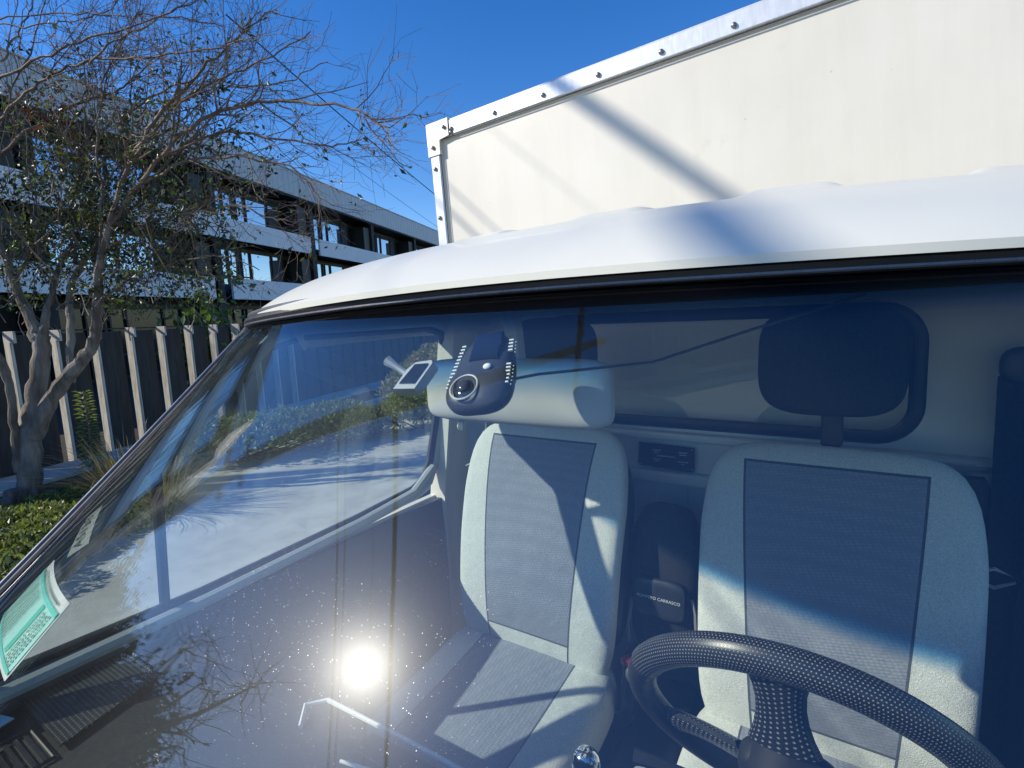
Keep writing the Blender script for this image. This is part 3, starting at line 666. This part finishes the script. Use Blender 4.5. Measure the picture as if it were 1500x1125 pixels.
obj('status_light', MB().sbox(cl(.010, .0062, -.012), (.0042, .002, .0034), 2, 8, rot=RC), paperw, dc)
mk = MB()
for k in range(14):
    z = .022-.0042*k; e = .0262+.005*(1-max(0, z+.02)/.05) if z > -.03 else .024
    mk.box(cl(-e+.002, .012, z), (.0022, .001, .0008), RC)
    if k < 4 or k > 6:
        mk.box(cl(e-.0015, .012, z), (.0022, .001, .0008), RC); mk.sbox(cl(e+.0025, .014, z-.001), (.0008, .0008, .0008), 2, 3)
obj('vent_slots', mk, paperw, dc, None, False)
obj('power_lead', MB().tube([cl(.02, .02, -.02), cl(.05, .03, -.008), (.19, .50, 1.80), (.28, .52, 1.83), (.36, .52, 1.855)], .0014, 6), rubber, dc)
# small pale framed mirror on its arm
gq = np.array([-.012, gy(-.012, 1.806), 1.806]); 
def ql(x, y, z): return gq+RC@np.array([x, y, z])
pm = obj('blind_spot_mirror', MB().prism([ql(-.020, .012, -.016), ql(.006, .012, -.019), ql(.017, .012, .012), ql(.015, .012, .016), ql(-.004, .012, .016), ql(-.012, .012, .008)], tuple(RC@np.array([0, .012, 0]))), greyp, None, tuple(ql(0, .01, 0)), True, 25)
tag(pm, 'small pale framed square mirror on a short arm inside the glass, beside the dash camera', 'mirror')
obj('mirror_plate', MB().prism([ql(-.014, .0105, -.011), ql(.004, .0105, -.013), ql(.013, .0105, .011), ql(-.003, .0105, .012)], tuple(RC@np.array([0, .0018, 0]))), lensm, pm, None, False)
obj('mirror_arm', MB().tube([ql(-.012, .016, .004), ql(-.026, .013, .013), ql(-.038, .008, .020)], [.004, .0035, .006], 8), greytrim, pm)
# permit stuck inside the lower corner of the glass
# the sheet's own corners, measured once on the glass
c00, c10, c11, c01 = [np.array(q) for q in ((-.523, .150, 1.511), (-.503, .200, 1.566), (-.321, .162, 1.575), (-.331, .106, 1.519))]
def pp(a, b, o=0.):
    p = (c00*(1-a)+c10*a)*(1-b)+(c01*(1-a)+c11*a)*b; p[1] = gy(p[0], p[2])+.012-o; return p
pe = obj('parking_permit', MB().grid(lambda a, b: pp(a, b), 14, 22, thick=(0, .0006, -.0004)), paperw, None, tuple(pp(.5, .5)), False)
tag(pe, 'pale green and white printed permit stuck in the lower left corner of the windscreen', 'paper')
def strip(a0, a1, b0, b1, o=.0012): 
    return [pp(a0, b0, o), pp(a1, b0, o), pp(a1, b1, o), pp(a0, b1, o)]
def sheet(rects, o): 
    m = MB()
    for (a0, a1, b0, b1) in rects:
        n = max(1, int((a1-a0)*14)); k = max(1, int((b1-b0)*20))
        for i in range(n):
            for j in range(k):
                x0 = a0+(a1-a0)*i/n; x1 = a0+(a1-a0)*(i+1)/n; y0 = b0+(b1-b0)*j/k; y1 = b0+(b1-b0)*(j+1)/k; m.add([pp(x0, y0, o), pp(x1, y0, o), pp(x1, y1, o), pp(x0, y1, o)], [(0, 1, 2, 3)])
    return m
obj('green_field', sheet([(.07, .86, .02, .98)], .0012), tealp2, pe, None, False)
obj('green_border', sheet([(.07, .115, .02, .98), (.80, .86, .02, .98)], .0022), tealp, pe, None, False)
obj('green_bar', sheet([(.14, .78, .66, .73)], .0022), tealdark, pe, None, False)
rects = []
for k in range(9):
    a = .14
    while a < .76:
        l = random.uniform(.02, .07); rects.append((a, min(a+l, .78), .05+k*.052, .066+k*.052)); a += l+random.uniform(.006, .014)
for k in range(3):
    a = .13
    while a < .76:
        l = random.uniform(.015, .05); rects.append((a, min(a+l, .79), .78+k*.06, .80+k*.06)); a += l+random.uniform(.01, .02)
for k in range(22): rects.append((.91, .95, .14+k*.034, .16+k*.034))
obj('small_print', sheet(rects, .0034), inkm, pe, None, False)
la = np.array((-.445, .197, 1.582)); lu = np.array((-.088, .047, .018)); lv = np.array((.038, .012, .022))
def lq(a, b, o=0.):
    p = la+lu*a+lv*b; p[1] = gy(p[0], p[2])+.012-o; return p
nl = obj('number_label', MB().grid(lambda a, b: lq(a, b), 10, 5, thick=(0, .0005, -.0004)), mat('label_grey', (.30, .34, .32), .6, 0, .08, 30), None, tuple(lq(.5, .5)), False)
tag(nl, 'narrow grey label with dark characters on the glass edge above the green permit', 'label')
obj('label_lettering', text_mb('A5138', .030, lq(.5, .5, .0022), lq(1, .5)-lq(0, .5), lq(.5, 0)-lq(.5, 1), -.0006), rubber, nl)
# ------------------------------------------------------------------ fence
fence = thing('panel_fence', 'tall charcoal panel fence with pale edged upright posts behind the tree', 'fence', fl(12, 0, -.1))
FT = 1.955
fm = MB()
for i in range(-42, 60):
    s0 = i*.595; fm.box(fl(s0+.2905, -.02, FT/2-.07), (.243, .018, FT/2+.02), rotz(math.atan2(FD[1], FD[0])))
fm.box(fl(5, -.02, FT-.008), (30, .03, .012), rotz(math.atan2(FD[1], FD[0])))
obj('fence_panel', fm, fencem, fence, None, False)
RF = rotz(math.atan2(FD[1], FD[0]))
def post_mb(i):
    s = i*.595+.02; j = math.sin(i*12.9)*.012; m = MB()
    a = [fl(s-.015, 0, -.1), fl(s-.015, .135+j, -.1+.02), fl(s-.015+j*.5, .13+j, FT-.17), fl(s-.015, .20, FT-.16), fl(s-.015, .20, FT+.004), fl(s-.015, 0, FT+.004)]
    return m.prism(a, (FD[0]*.035, FD[1]*.035, 0))
for i in range(-12, 10):
    obj('fence_post', post_mb(i), postm, fence, fl(i*.595, 0, 0), False)
# ------------------------------------------------------------------ apartment building beyond the fence
BD = np.array([-.362, .932]); BD /= np.linalg.norm(BD); BN = np.array([.932, .362]); BN /= np.linalg.norm(BN); B0 = np.array([-22.99, 6.41])
RB = rotz(math.atan2(BD[1], BD[0]))
def B(s, o, z): p = B0+BD*s+BN*o; return (p[0], p[1], z)
bld = thing('apartment_building', 'long three storey apartment block with grey roof and pale balcony bands behind the fence', 'building', B(20, -6, -.1))
S0, S1 = -8.2, 66.
def bb(m, s0, s1, o0, o1, z0, z1, mi=0): return m.box(B((s0+s1)/2, (o0+o1)/2, (z0+z1)/2), ((s1-s0)/2, (o1-o0)/2, (z1-z0)/2), RB, mi)
obj('wall', bb(bb(MB(), S0+.3, S1, -12, -1.5, -.1, 9.7), S0, S0+.3, -12, -.4, -.1, 9.6), darkwall, bld, None, False)
fa = bb(MB(), S0-.2, S1, -12.2, 0, 9.62, 11.05); obj('roof_fascia', fa, clad, bld, None, False)
k_ = MB()
for i in range(150): bb(k_, S0+i*.5, S0+i*.5+.006, 0, .004, 9.64, 11.03)
obj('fascia_seams', k_, frame_m, bld, None, False)
obj('roof_coping', bb(MB(), S0-.25, S1, -12.3, .06, 11.05, 11.11), clad, bld, None, False)
obj('soffit', bb(MB(), S0, S1, -1.5, -.05, 9.5, 9.615), darkwall, bld, None, False)
for (a, b) in ((S0, 16.6), (17.6, 34.0), (34.6, 50), (50.5, S1)):
    obj('balcony_band', bb(MB(), a, b, -.12, 0, 6.33, 7.36), band_m, bld, None, False); obj('balcony_slab', bb(MB(), a+.1, b-.1, -1.5, -.14, 6.4, 6.62), darkwall, bld, None, False)
for (a, b) in ((S0, 8.1), (9.3, 26.0), (26.6, 44), (44.6, S1)):
    obj('balcony_band', bb(MB(), a, b, -.12, 0, 3.35, 4.40), band_m, bld, None, False); obj('balcony_slab', bb(MB(), a+.1, b-.1, -1.5, -.14, 3.42, 3.62), darkwall, bld, None, False)
for s in (-8.0, .5, 8.7, 17.1, 25.6, 34.3, 42.8, 51.3, 60):
    obj('pillar', bb(MB(), s-.22, s+.22, -1.49, -.16, -.1, 9.5), darkwall, bld, None, False)
    for z0, z1 in ((4.45, 6.35), (7.4, 9.5)):
        obj('balcony_screen', bb(MB(), s-1.25, s-.35, -1.49, -.30, z0+(.0 if z0 < 7 else -.75), z1-.35), frame_m, bld, None, False)
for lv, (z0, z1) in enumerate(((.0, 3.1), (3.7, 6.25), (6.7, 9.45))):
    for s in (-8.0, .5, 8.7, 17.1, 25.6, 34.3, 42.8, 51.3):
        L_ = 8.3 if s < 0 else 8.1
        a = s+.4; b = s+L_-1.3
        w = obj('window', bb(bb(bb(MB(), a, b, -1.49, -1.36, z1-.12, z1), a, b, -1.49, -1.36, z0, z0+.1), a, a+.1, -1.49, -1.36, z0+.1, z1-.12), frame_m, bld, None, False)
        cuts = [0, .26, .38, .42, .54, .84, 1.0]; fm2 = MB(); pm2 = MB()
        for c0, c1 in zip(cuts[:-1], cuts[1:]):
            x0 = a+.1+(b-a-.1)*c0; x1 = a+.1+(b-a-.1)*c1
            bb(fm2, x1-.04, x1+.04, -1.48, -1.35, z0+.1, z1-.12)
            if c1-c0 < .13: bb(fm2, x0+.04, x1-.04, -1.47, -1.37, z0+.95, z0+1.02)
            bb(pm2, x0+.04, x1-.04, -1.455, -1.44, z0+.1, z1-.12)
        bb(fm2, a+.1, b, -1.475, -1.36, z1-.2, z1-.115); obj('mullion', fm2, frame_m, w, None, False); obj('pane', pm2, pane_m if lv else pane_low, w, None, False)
obj('roof_camera', MB().sbox(B(20.4, .12, 10.98), (.10, .12, .09), 3, 6), paperw, bld)
# ------------------------------------------------------------------ poles, cables, lamp on this side of the street
def pole(x, y, h, r0, label, arms, group=None):
    t = thing('utility_pole', label, 'pole', (x, y, -.1), group)
    obj('shaft', MB().tube([(x, y, -.1), (x, y, h*.5), (x, y, h)], [r0, r0*.85, r0*.68], 16), poleconc, t)
    for z in arms:
        obj('crossarm', MB().box((x+r0+.02, y, z), (.05, .75, .05)), galv, t, None, False)
        for k in (-.65, -.25, .25, .65): obj('insulator', MB().tube([(x+r0+.02, y+k, z+.05), (x+r0+.02, y+k, z+.11), (x+r0+.02, y+k, z+.13), (x+r0+.02, y+k, z+.2)], [.02, .05, .03, .02], 8), blackp, t)
    return t
p1 = pole(-3.3, -.35, 11.5, .105, 'round concrete utility pole with coiled cables, reflected as the pale edged band in the glass', (9.6,))
bx_ = MB().sbox((-3.16, -.30, 4.9), (.08, .10, .14), 4, 8); obj('junction_box', bx_, blackp, p1)
obj('cable_coil', MB().tube([(-3.17, -.16+.09*math.cos(t), 4.4+.10*math.sin(t)) for t in np.linspace(0, 6.2, 26)], .003, 6), wirem, p1)
p2 = pole(-12.45, -2.06, 8.1, .17, 'farther utility pole with crossarms reflected low in the windscreen', (7.5, 6.8))
def catenary(a, b, sag, n=24):
    a = np.array(a, float); b = np.array(b, float); return [a+(b-a)*t-np.array([0, 0, sag*4*t*(1-t)]) for t in np.linspace(0, 1, n)]
def cable(label, strands, group='overhead cables'):
    c = MB()
    for (a, b, sag, r) in strands: c.tube(catenary(a, b, sag), r, 7)
    return tag(obj('overhead_cable', c, wirem, None, strands[0][0]), label, 'cable', group)
def along(x0, y0, u): return (x0+.162*u, y0-.987*u)
cable('thick overhead cable from the pole, the right hand dark line reflected in the glass', [((-3.40, -.38, 5.0), (-4.12, -28, 5.0), .05, .024), ((-3.40, -.40, 5.03), (-4.12, -28, 5.05), .09, .009)])
cable('pair of thin cables from the pole, the left hand dark line reflected in the glass', [((-3.27, -.25, 4.22), (-5.4, -24, 4.2), .05, .0065), ((-3.24, -.25, 4.28), (-5.3, -24, 4.27), .06, .004)])
cable('single fine wire between the two darker lines reflected in the glass', [((-3.25, -.3, 4.6), (-4.6, -24, 4.6), .05, .0018)])
cable('thin wire crossing the sky above the building roof', [(tuple(at(330, 20, 9)), tuple(at(700, 334, 21)), .1, .012), ])
cable('faint wire just above the roof line of the building', [(tuple(at(420, 170, 16)), tuple(at(700, 372, 26)), .1, .007)])
lp = thing('street_lamp', 'slim street lamp with a flat oval head, reflected dark at the lower left', 'lamp', (-12.0, -2.9, -.1))
obj('lamp_post', MB().tube([(-12, -2.9, -.1), (-12, -2.9, 4.0), (-11.7, -2.7, 4.3)], [.08, .05, .04], 10), galv, lp)
obj('lamp_head', MB().sbox((-11.35, -2.4, 4.33), (.42, .16, .07), 2.4, 10, rot=rotz(.6)), blackp, lp)

# ------------------------------------------------------------------ trees
def bez(p, q, bend, n=7):
    p = np.array(p, float); q = np.array(q, float); m = (p+q)/2+np.array(bend); return [(1-t)**2*p+2*t*(1-t)*m+t*t*q for t in np.linspace(0, 1, n)]
def wig(P, a):
    P = [np.array(p, float) for p in P]; return [p+(rng.normal(size=3)*a if 0 < i < len(P)-1 else 0) for i, p in enumerate(P)]
tree = thing('street_tree', 'gnarled tree with a split trunk and wide bare twigs leaning out over the fence', 'tree', (-7.35, 1.78, -.1))
D0 = 6.0
base = np.array(at(44, 740, 6.02)); base[2] = -.1
tk = MB()
def limb(px, radii, mb=tk, n=10, w=.0):
    P = [np.array(at(a, b, d)) for a, b, d in px]
    Q = []; Rr = []
    for i in range(len(P)-1):
        k = 5
        for j in range(k):
            t = j/k; Q.append(P[i]*(1-t)+P[i+1]*t); Rr.append(radii[i]*(1-t)+radii[i+1]*t)
    Q.append(P[-1]); Rr.append(radii[-1]); Q = [np.array(q) for q in Q]
    for _ in range(2): Q = [Q[0]]+[(Q[i-1]+Q[i]*2+Q[i+1])/4 for i in range(1, len(Q)-1)]+[Q[-1]]
    Q = wig(Q, w); mb.tube(Q, [r*(1+.08*math.sin(i*2.1)) for i, r in enumerate(Rr)], n); return Q, Rr
L1, _ = limb([(48, 775, 6.0), (46, 735, 6.0), (44, 690, 6.0), (43, 640, 6.0), (50, 590, 6.0), (60, 530, 6.0), (62, 490, 6.0)], [.20, .135, .108, .11, .095, .085, .078], w=.006, n=14)
L2, _ = limb([(50, 640, 6.0), (75, 580, 5.95), (110, 540, 5.9), (138, 505, 5.85), (143, 470, 5.8), (145, 400, 5.7), (160, 330, 5.6)], [.085, .078, .072, .058, .052, .044, .034], w=.006)
L3, _ = limb([(30, 690, 5.95), (22, 630, 5.9), (14, 570, 5.8), (2, 525, 5.7), (-30, 500, 5.6), (-70, 400, 5.5)], [.055, .042, .038, .046, .038, .03], w=.006)
L4, _ = limb([(60, 500, 6.0), (45, 470, 6.0), (20, 410, 6.0), (0, 350, 5.9), (-25, 250, 5.8)], [.072, .055, .045, .038, .03], w=.008)
L5, _ = limb([(62, 495, 6.0), (70, 450, 6.05), (82, 400, 6.1), (120, 330, 6.1), (150, 230, 6.1)], [.05, .034, .028, .022, .016], w=.01)
L6, _ = limb([(105, 560, 6.0), (104, 480, 6.05), (100, 420, 6.1), (130, 370, 6.1), (200, 300, 6.0)], [.036, .040, .036, .03, .02], w=.008)
L7, _ = limb([(40, 740, 5.9), (22, 720, 5.8), (10, 735, 5.7), (0, 760, 5.7)], [.09, .08, .065, .04], w=.01)
obj('trunk', tk, bark, tree)
br = MB(); tw = MB(); leafpts = []; tips = []
# main branches traced from life, each given its own distance from the road
mains = [
 ([(0, 175, 5.7), (30, 140, 5.6), (75, 105, 5.4), (140, 85, 5.2), (215, 84, 5.0), (300, 72, 4.8), (380, 50, 4.6)], .024),
 ([(-10, 120, 5.6), (60, 84, 5.4), (130, 55, 5.2), (220, 30, 5.0), (290, 0, 4.9)], .020),
 ([(130, 95, 5.2), (165, 58, 5.1), (215, 35, 5.0), (260, 12, 4.9), (285, -15, 4.8)], .015),
 ([(0, 90, 5.8), (20, 60, 5.8), (38, 25, 5.7), (60, -15, 5.7)], .017),
 ([(160, 330, 5.6), (190, 230, 5.4), (240, 160, 5.2), (300, 100, 5.0), (345, 55, 4.9), (400, 15, 4.8)], .036),
 ([(160, 330, 5.6), (215, 250, 5.5), (280, 180, 5.3), (360, 150, 5.1), (440, 148, 4.9), (520, 158, 4.7), (556, 180, 4.6), (574, 212, 4.55)], .034),
 ([(200, 300, 6.0), (260, 215, 5.8), (330, 190, 5.6), (420, 205, 5.4), (490, 215, 5.2), (530, 203, 5.1)], .024),
 ([(190, 280, 5.6), (270, 232, 5.4), (350, 228, 5.3), (430, 240, 5.2), (470, 290, 5.2), (465, 330, 5.2)], .022),
 ([(145, 400, 5.7), (150, 300, 5.6), (140, 220, 5.6), (150, 120, 5.5), (200, 20, 5.4)], .026),
 ([(145, 380, 5.7), (200, 330, 5.7), (280, 310, 5.6), (350, 300, 5.5), (400, 320, 5.4), (430, 330, 5.4)], .022),
 ([(143, 440, 5.8), (200, 400, 5.8), (260, 380, 5.7), (330, 370, 5.6), (380, 395, 5.6)], .02),
 ([(20, 410, 6.0), (60, 340, 6.0), (110, 280, 5.9), (130, 200, 5.8), (125, 100, 5.8), (90, 10, 5.8)], .03),
 ([(-25, 250, 5.8), (40, 190, 5.8), (110, 150, 5.8), (180, 130, 5.7), (250, 60, 5.6)], .03),
 ([(190, 240, 5.4), (260, 150, 5.2), (330, 110, 5.0), (400, 85, 4.9), (455, 45, 4.8)], .022),
 ([(150, 230, 6.1), (200, 150, 6.0), (260, 120, 5.9), (340, 130, 5.8), (420, 120, 5.7), (480, 90, 5.6)], .02),
 ([(0, 28, 5.2), (80, 17, 5.2), (160, 20, 5.1), (250, 24, 5.0), (330, 40, 5.0)], .010),
 ([(-5, 35, 5.4), (60, 36, 5.3), (110, 30, 5.2), (160, 15, 5.1)], .011),
 ([(82, 400, 6.1), (120, 350, 6.1), (146, 300, 6.0), (142, 240, 6.0), (90, 180, 6.0)], .022),
 ([(0, 350, 5.9), (-10, 250, 5.9), (10, 150, 5.9), (50, 60, 5.8), (70, -10, 5.8)], .025)]
def grow(Q, r0, depth, gen, leafy):
    """side twigs along a limb, bent and forked"""
    n = len(Q)
    Ltot = sum(np.linalg.norm(Q[i+1]-Q[i]) for i in range(n-1))
    cnt = max(2, int(Ltot*(6.5 if gen == 0 else 6.5)))
    for k in range(cnt):
        t = .15+.85*random.random(); i = min(n-2, int(t*(n-1))); p = Q[i]+(Q[i+1]-Q[i])*(t*(n-1)-i)
        d = Q[i+1]-Q[i]; d /= np.linalg.norm(d)+1e-9
        sd = rng.normal(size=3); sd -= d*(sd@d); sd /= np.linalg.norm(sd)
        dr = d*.95+sd*random.uniform(.4, .9)+np.array([0, 0, .12]); dr /= np.linalg.norm(dr)
        ln = (random.uniform(.5, 1.5) if gen == 0 else random.uniform(.2, .65))*(1.-.68*t)
        q = p+dr*ln; bd = rng.normal(size=3)*ln*.12+np.array([0, 0, -.05*ln])
        C = wig(bez(p, q, bd, 6 if gen == 0 else 4), ln*.018)
        r = r0*(1-.6*t)*(.36 if gen == 0 else .5); r = max(r, .0020)
        tw.tube(C, np.linspace(r, max(.0014, r*.35), len(C)), 4 if gen == 0 else 3, cap=False)
        if gen < 2: grow(C, r, depth, gen+1, leafy)
        else: pass
        if gen >= 1: tips.append((C[-1], q-p))
for px, r in mains:
    Q, Rr = limb(px, list(np.linspace(r*.72, .005, len(px))), br, 7, .010)
    grow(Q, r, 0, 0, 1)
obj('branches', br, twigm, tree); obj('twigs', tw, twigm, tree)
TP = np.array([t[0] for t in tips])
# where the crown keeps its leaves: low and close in, thinning outwards
def leafw(p):
    v = RM.T@(p-CAM); px = v[0]/v[2]*780+750; py = v[1]/v[2]*780+562
    w = math.exp(-((px-150)/190)**2-((py-300)/140)**2)
    return w
wts = np.array([leafw(p) for p in TP])
keep = TP[rng.random(len(TP)) < .012+.75*wts]
C = (keep[:, None, :]+rng.normal(size=(len(keep), 5, 3))*.045).reshape(-1, 3)
# inner leafy clumps
cl_ = []; spr = MB()
for k in range(470):
    px = random.gauss(150, 110); py = random.gauss(300, 85)+.05*px; d = random.uniform(5.5, 6.6)
    if px > 360 or px < -60 or py > 455: continue
    c = np.array(at(px, py, d)); n = random.randint(14, 42); cl_.append(c+rng.normal(size=(n, 3))*np.array([.10, .10, .08])*random.uniform(.4, 1.1))
    e_ = c+np.array([random.gauss(0, .15), random.gauss(0, .15), -random.uniform(.15, .4)]); spr.tube(wig(bez(e_, c, rng.normal(size=3)*.04, 5), .008), np.linspace(.006, .002, 5), 4, cap=False)
C2 = np.concatenate(cl_)
allc = np.concatenate([C, C2]); pick = rng.random(len(allc))
obj('leaves', MB().leaves(allc[pick < .55], .055), leafC, tree, None, False)
obj('leaves', MB().leaves(allc[(pick >= .55) & (pick < .90)], .055), leafA, tree, None, False)
obj('leaves', MB().leaves(allc[pick >= .90], .055), leafE, tree, None, False)
red = np.array([np.array(at(random.gauss(82, 22), random.gauss(165, 14), 5.7)) for _ in range(110)]); obj('red_leaves', MB().leaves(red, .07), leafF, tree, None, False)
hang = spr
for k in range(150):                              # bare hanging sprays inside the crown
    px = random.uniform(-20, 330); py = random.uniform(170, 420); d = random.uniform(5.5, 6.5); p = np.array(at(px, py, d)); q = p+np.array([random.gauss(0, .2), random.gauss(0, .2), random.uniform(.2, .7)])
    hang.tube(wig(bez(p, q, rng.normal(size=3)*.08, 5), .01), np.linspace(.007, .002, 5), 4, cap=False)
obj('sprays', hang, twigm, tree)

def simple_tree(name, label, x, y, h, cr, leafm, n, bare=False, group=None, lean=0.):
    t = thing(name, label, 'tree', (x, y, -.1), group); m = MB(); tp = []
    tr_ = .045*h; m.tube([(x, y, -.1), (x+.05, y, h*.3), (x+lean*.3, y+.05, h*.55)], [tr_, tr_*.8, tr_*.55], 8)
    for k in range(16):
        a = k*2.4; r = cr*random.uniform(.5, 1.05); z0 = h*random.uniform(.28, .55); z1 = h*random.uniform(.55, 1.0)
        P = wig(bez((x+lean*.2, y, z0), (x+lean+math.cos(a)*r*(1.2-z1/h*.6), y+math.sin(a)*r*(1.2-z1/h*.6), z1), (0, 0, -.3), 6), .05); m.tube(P, np.linspace(.014*h, .003*h, 6), 5)
        for j in range(12):
            p = P[random.randint(2, 5)]; q = p+rng.normal(size=3)*np.array([.8, .8, .6])*cr*.3+np.array([0, 0, .15]); Q = wig(bez(p, q, rng.normal(size=3)*.1, 5), .03)
            m.tube(Q, np.linspace(.012, .004, 5), 3, cap=False); tp.append(Q[-1])
            for _ in range(4 if bare else 1):
                s = Q[random.randint(1, 3)]; e = s+rng.normal(size=3)*.35; m.tube(wig(bez(s, e, rng.normal(size=3)*.05, 4), .02), [.006, .005, .004, .002], 3, cap=False); tp.append(e)
    obj('trunk', m, bark, t)
    if n:
        tp = np.array(tp); c = tp[rng.integers(0, len(tp), n)]+rng.normal(size=(n, 3))*np.array([.28, .28, .22])*cr*.55; obj('crown', MB().leaves(c, .17, asp=.6), leafm, t, None, False)
    return t
simple_tree('evergreen_tree', 'dense dark evergreen reflected above the lower left of the windscreen, nearest of the row', -12.8, -4.0, 4.3, 1.8, leafC, 22000, group='dark trees along the street')
simple_tree('evergreen_tree', 'broad dark evergreen with a ragged top, second of the reflected row', -12.4, -6.9, 5.0, 2.1, leafC, 24000, group='dark trees along the street')
simple_tree('evergreen_tree', 'far low evergreen at the end of the reflected row', -12.3, -10.4, 4.8, 2.2, leafC, 8000, group='dark trees along the street')
simple_tree('bare_tree', 'leafless street tree with fine spreading twigs reflected at the foot of the glass', -7.6, -4.7, 5.2, 1.3, leafC, 0, True)
simple_tree('young_tree', 'small green leaved tree rising behind the fence under the balcony', *at(318, 560, 12)[:2], 2.5, .6, leafE, 1500)
# ------------------------------------------------------------------ garden plants
def shrub(name, label, pts, n, size, ms, spread, group=None, cat='shrub', stems=True):
    """pts: (x, y, z, radius) lumps"""
    P = np.array(pts, float); c = P[:, :3].mean(0); t = thing(name, label, cat, (c[0], c[1], 0), group)
    k = rng.integers(0, len(P), n); d = rng.normal(size=(n, 3)); d /= np.linalg.norm(d, axis=1)[:, None]; d[:, 2] = np.abs(d[:, 2])*.9-.15
    r = (rng.random(n)**.35)[:, None]*P[k, 3][:, None]; pos = P[k, :3]+d*r*np.array(spread); w = rng.random(n); pos[:, 2] = np.maximum(pos[:, 2], -.05)
    for i, mm in enumerate(ms): obj('foliage', MB().leaves(pos[(w >= i/len(ms)) & (w < (i+1)/len(ms))], size, tilt=(0, 0, .7)), mm, t, None, False)
    if stems:
        m = MB()
        for q in pos[:70]: b = c.copy(); b = P[rng.integers(0, len(P)), :3]; m.tube(wig(bez((b[0], b[1], -.1), q, (0, 0, .05), 4), .01), [.012, .01, .007, .004], 4, cap=False)
        obj('stems', m, twigm, t)
    return t
for k in range(7):
    s = -2.2+k*.62; o = 2.75+.22*math.sin(k*2.2); pts = [fl(s+random.gauss(0, .22), o+random.gauss(0, .28)-.1, random.uniform(.05, .18))+(random.uniform(.28, .4),) for _ in range(5)]
lowp = [at(px, py, d) for px, py, d in ((20, 800, 4.3), (60, 790, 4.5), (5, 750, 4.8), (50, 760, 4.9), (-30, 820, 4.2), (0, 850, 3.9), (90, 770, 4.8))]
shrub('garden_shrub', 'dense sunlit small leaved shrub at the lower left, nearest the truck', [(p[0], p[1], .08, .34) for p in lowp], 7500, .055, [leafG, leafG, leafA], (1.15, 1.15, 1.0))
lowp = [at(px, py, d) for px, py, d in ((100, 740, 5.4), (140, 730, 5.3), (60, 745, 5.6), (180, 745, 5.2), (90, 722, 5.9))]
shrub('garden_shrub', 'low green ground shrub around the foot of the tree trunk', [(p[0], p[1], .0, .34) for p in lowp], 4500, .055, [leafG, leafA, leafB], (1.2, 1.2, .7))
def tuft(name, label, x, y, n, h, w, mm, droop, r=.1):
    m = MB()
    for i in range(n):
        a = random.uniform(0, 6.283); q = random.random(); b = np.array([x+math.cos(a)*r*random.random(), y+math.sin(a)*r*random.random(), -.05]); L_ = h*random.uniform(.6, 1.1)
        e = b+np.array([math.cos(a)*L_*(.25+droop*q), math.sin(a)*L_*(.25+droop*q), L_*(1-.45*droop*q)]); md = np.array([0, 0, L_*.35*droop]); P = bez(b, e, md, 6); sd = np.array([-math.sin(a), math.cos(a), 0]); vs = []
        for j, p in enumerate(P): wd = w*(1-(j/5)**2*.95); vs += [p-sd*wd, p+np.array([0, 0, -wd*.4]), p+sd*wd]
        fs = [];
        for j in range(5): fs += [(3*j, 3*j+1, 3*j+4, 3*j+3), (3*j+1, 3*j+2, 3*j+5, 3*j+4)]
        m.add(vs, fs)
    return tag(obj(name, m, mm, None, (x, y, 0), False), label, 'plant')
q = at(106, 720, 5.6); tuft('strap_leaf_plant', 'bright green strap leaved clump beside the tree trunk', q[0], q[1], 46, .36, .013, leafE, .6)
q = at(190, 700, 6.0); tuft('dry_grass_clump', 'straw coloured arching ornamental grass against the fence', q[0], q[1], 420, .85, .005, leafD, 1.0, .22)
q = at(235, 720, 5.6); tuft('dry_grass_clump', 'straw coloured grass clump half hidden behind the windscreen pillar', q[0], q[1], 300, .7, .005, leafD, 1.0, .2)
q = at(138, 690, 6.9)
cp = thing('upright_sapling', 'slender upright sapling with glossy leaves in front of the dark fence', 'plant', (q[0], q[1], -.05))
obj('stem', MB().tube([(q[0], q[1], -.05), (q[0]+.02, q[1], .6), (q[0], q[1]+.01, 1.16)], [.014, .010, .005], 6), twigm, cp)
pts = np.array([[q[0]+math.cos(k*2.4)*.02, q[1]+math.sin(k*2.4)*.02, .18+k*.0082] for k in range(118)])
m = MB()
for k, p in enumerate(pts):
    a = k*2.4; L_ = .15*(1.1-.5*k/118); d = np.array([math.cos(a), math.sin(a), -.25+.5*k/118]); e = np.array([-math.sin(a), math.cos(a), 0]); m.add([p, p+d*L_*.5+e*L_*.22+[0, 0, .02], p+d*L_, p+d*L_*.5-e*L_*.22+[0, 0, .02]], [(0, 1, 2, 3)])
obj('foliage', m, leafG, cp, None, False)
hp = []
for k in range(16):
    c0 = np.array(at(290, 660, 7.2)); c1 = np.array(at(630, 640, 9.4)); p = c0+(c1-c0)*k/15; hp.append((p[0]+random.gauss(0, .1), p[1]+random.gauss(0, .1), .10+.22*random.random(), random.uniform(.42, .6)))
shrub('hedge', 'loose green hedge beyond the pavement seen through the passenger window', hp, 15000, .075, [leafG, leafA, leafB], (1., 1., 1.0), cat='hedge')
q = at(600, 640, 9.6); shrub('dry_shrub', 'tall straw and ochre shrub at the far corner of the passenger window', [(q[0]-.3, q[1]+.4, .5, .6), (q[0], q[1]+.8, .9, .6), (q[0]-.5, q[1]+1, .6, .7)], 5000, .09, [leafD, leafD, leafG], (1, 1, 1.1))
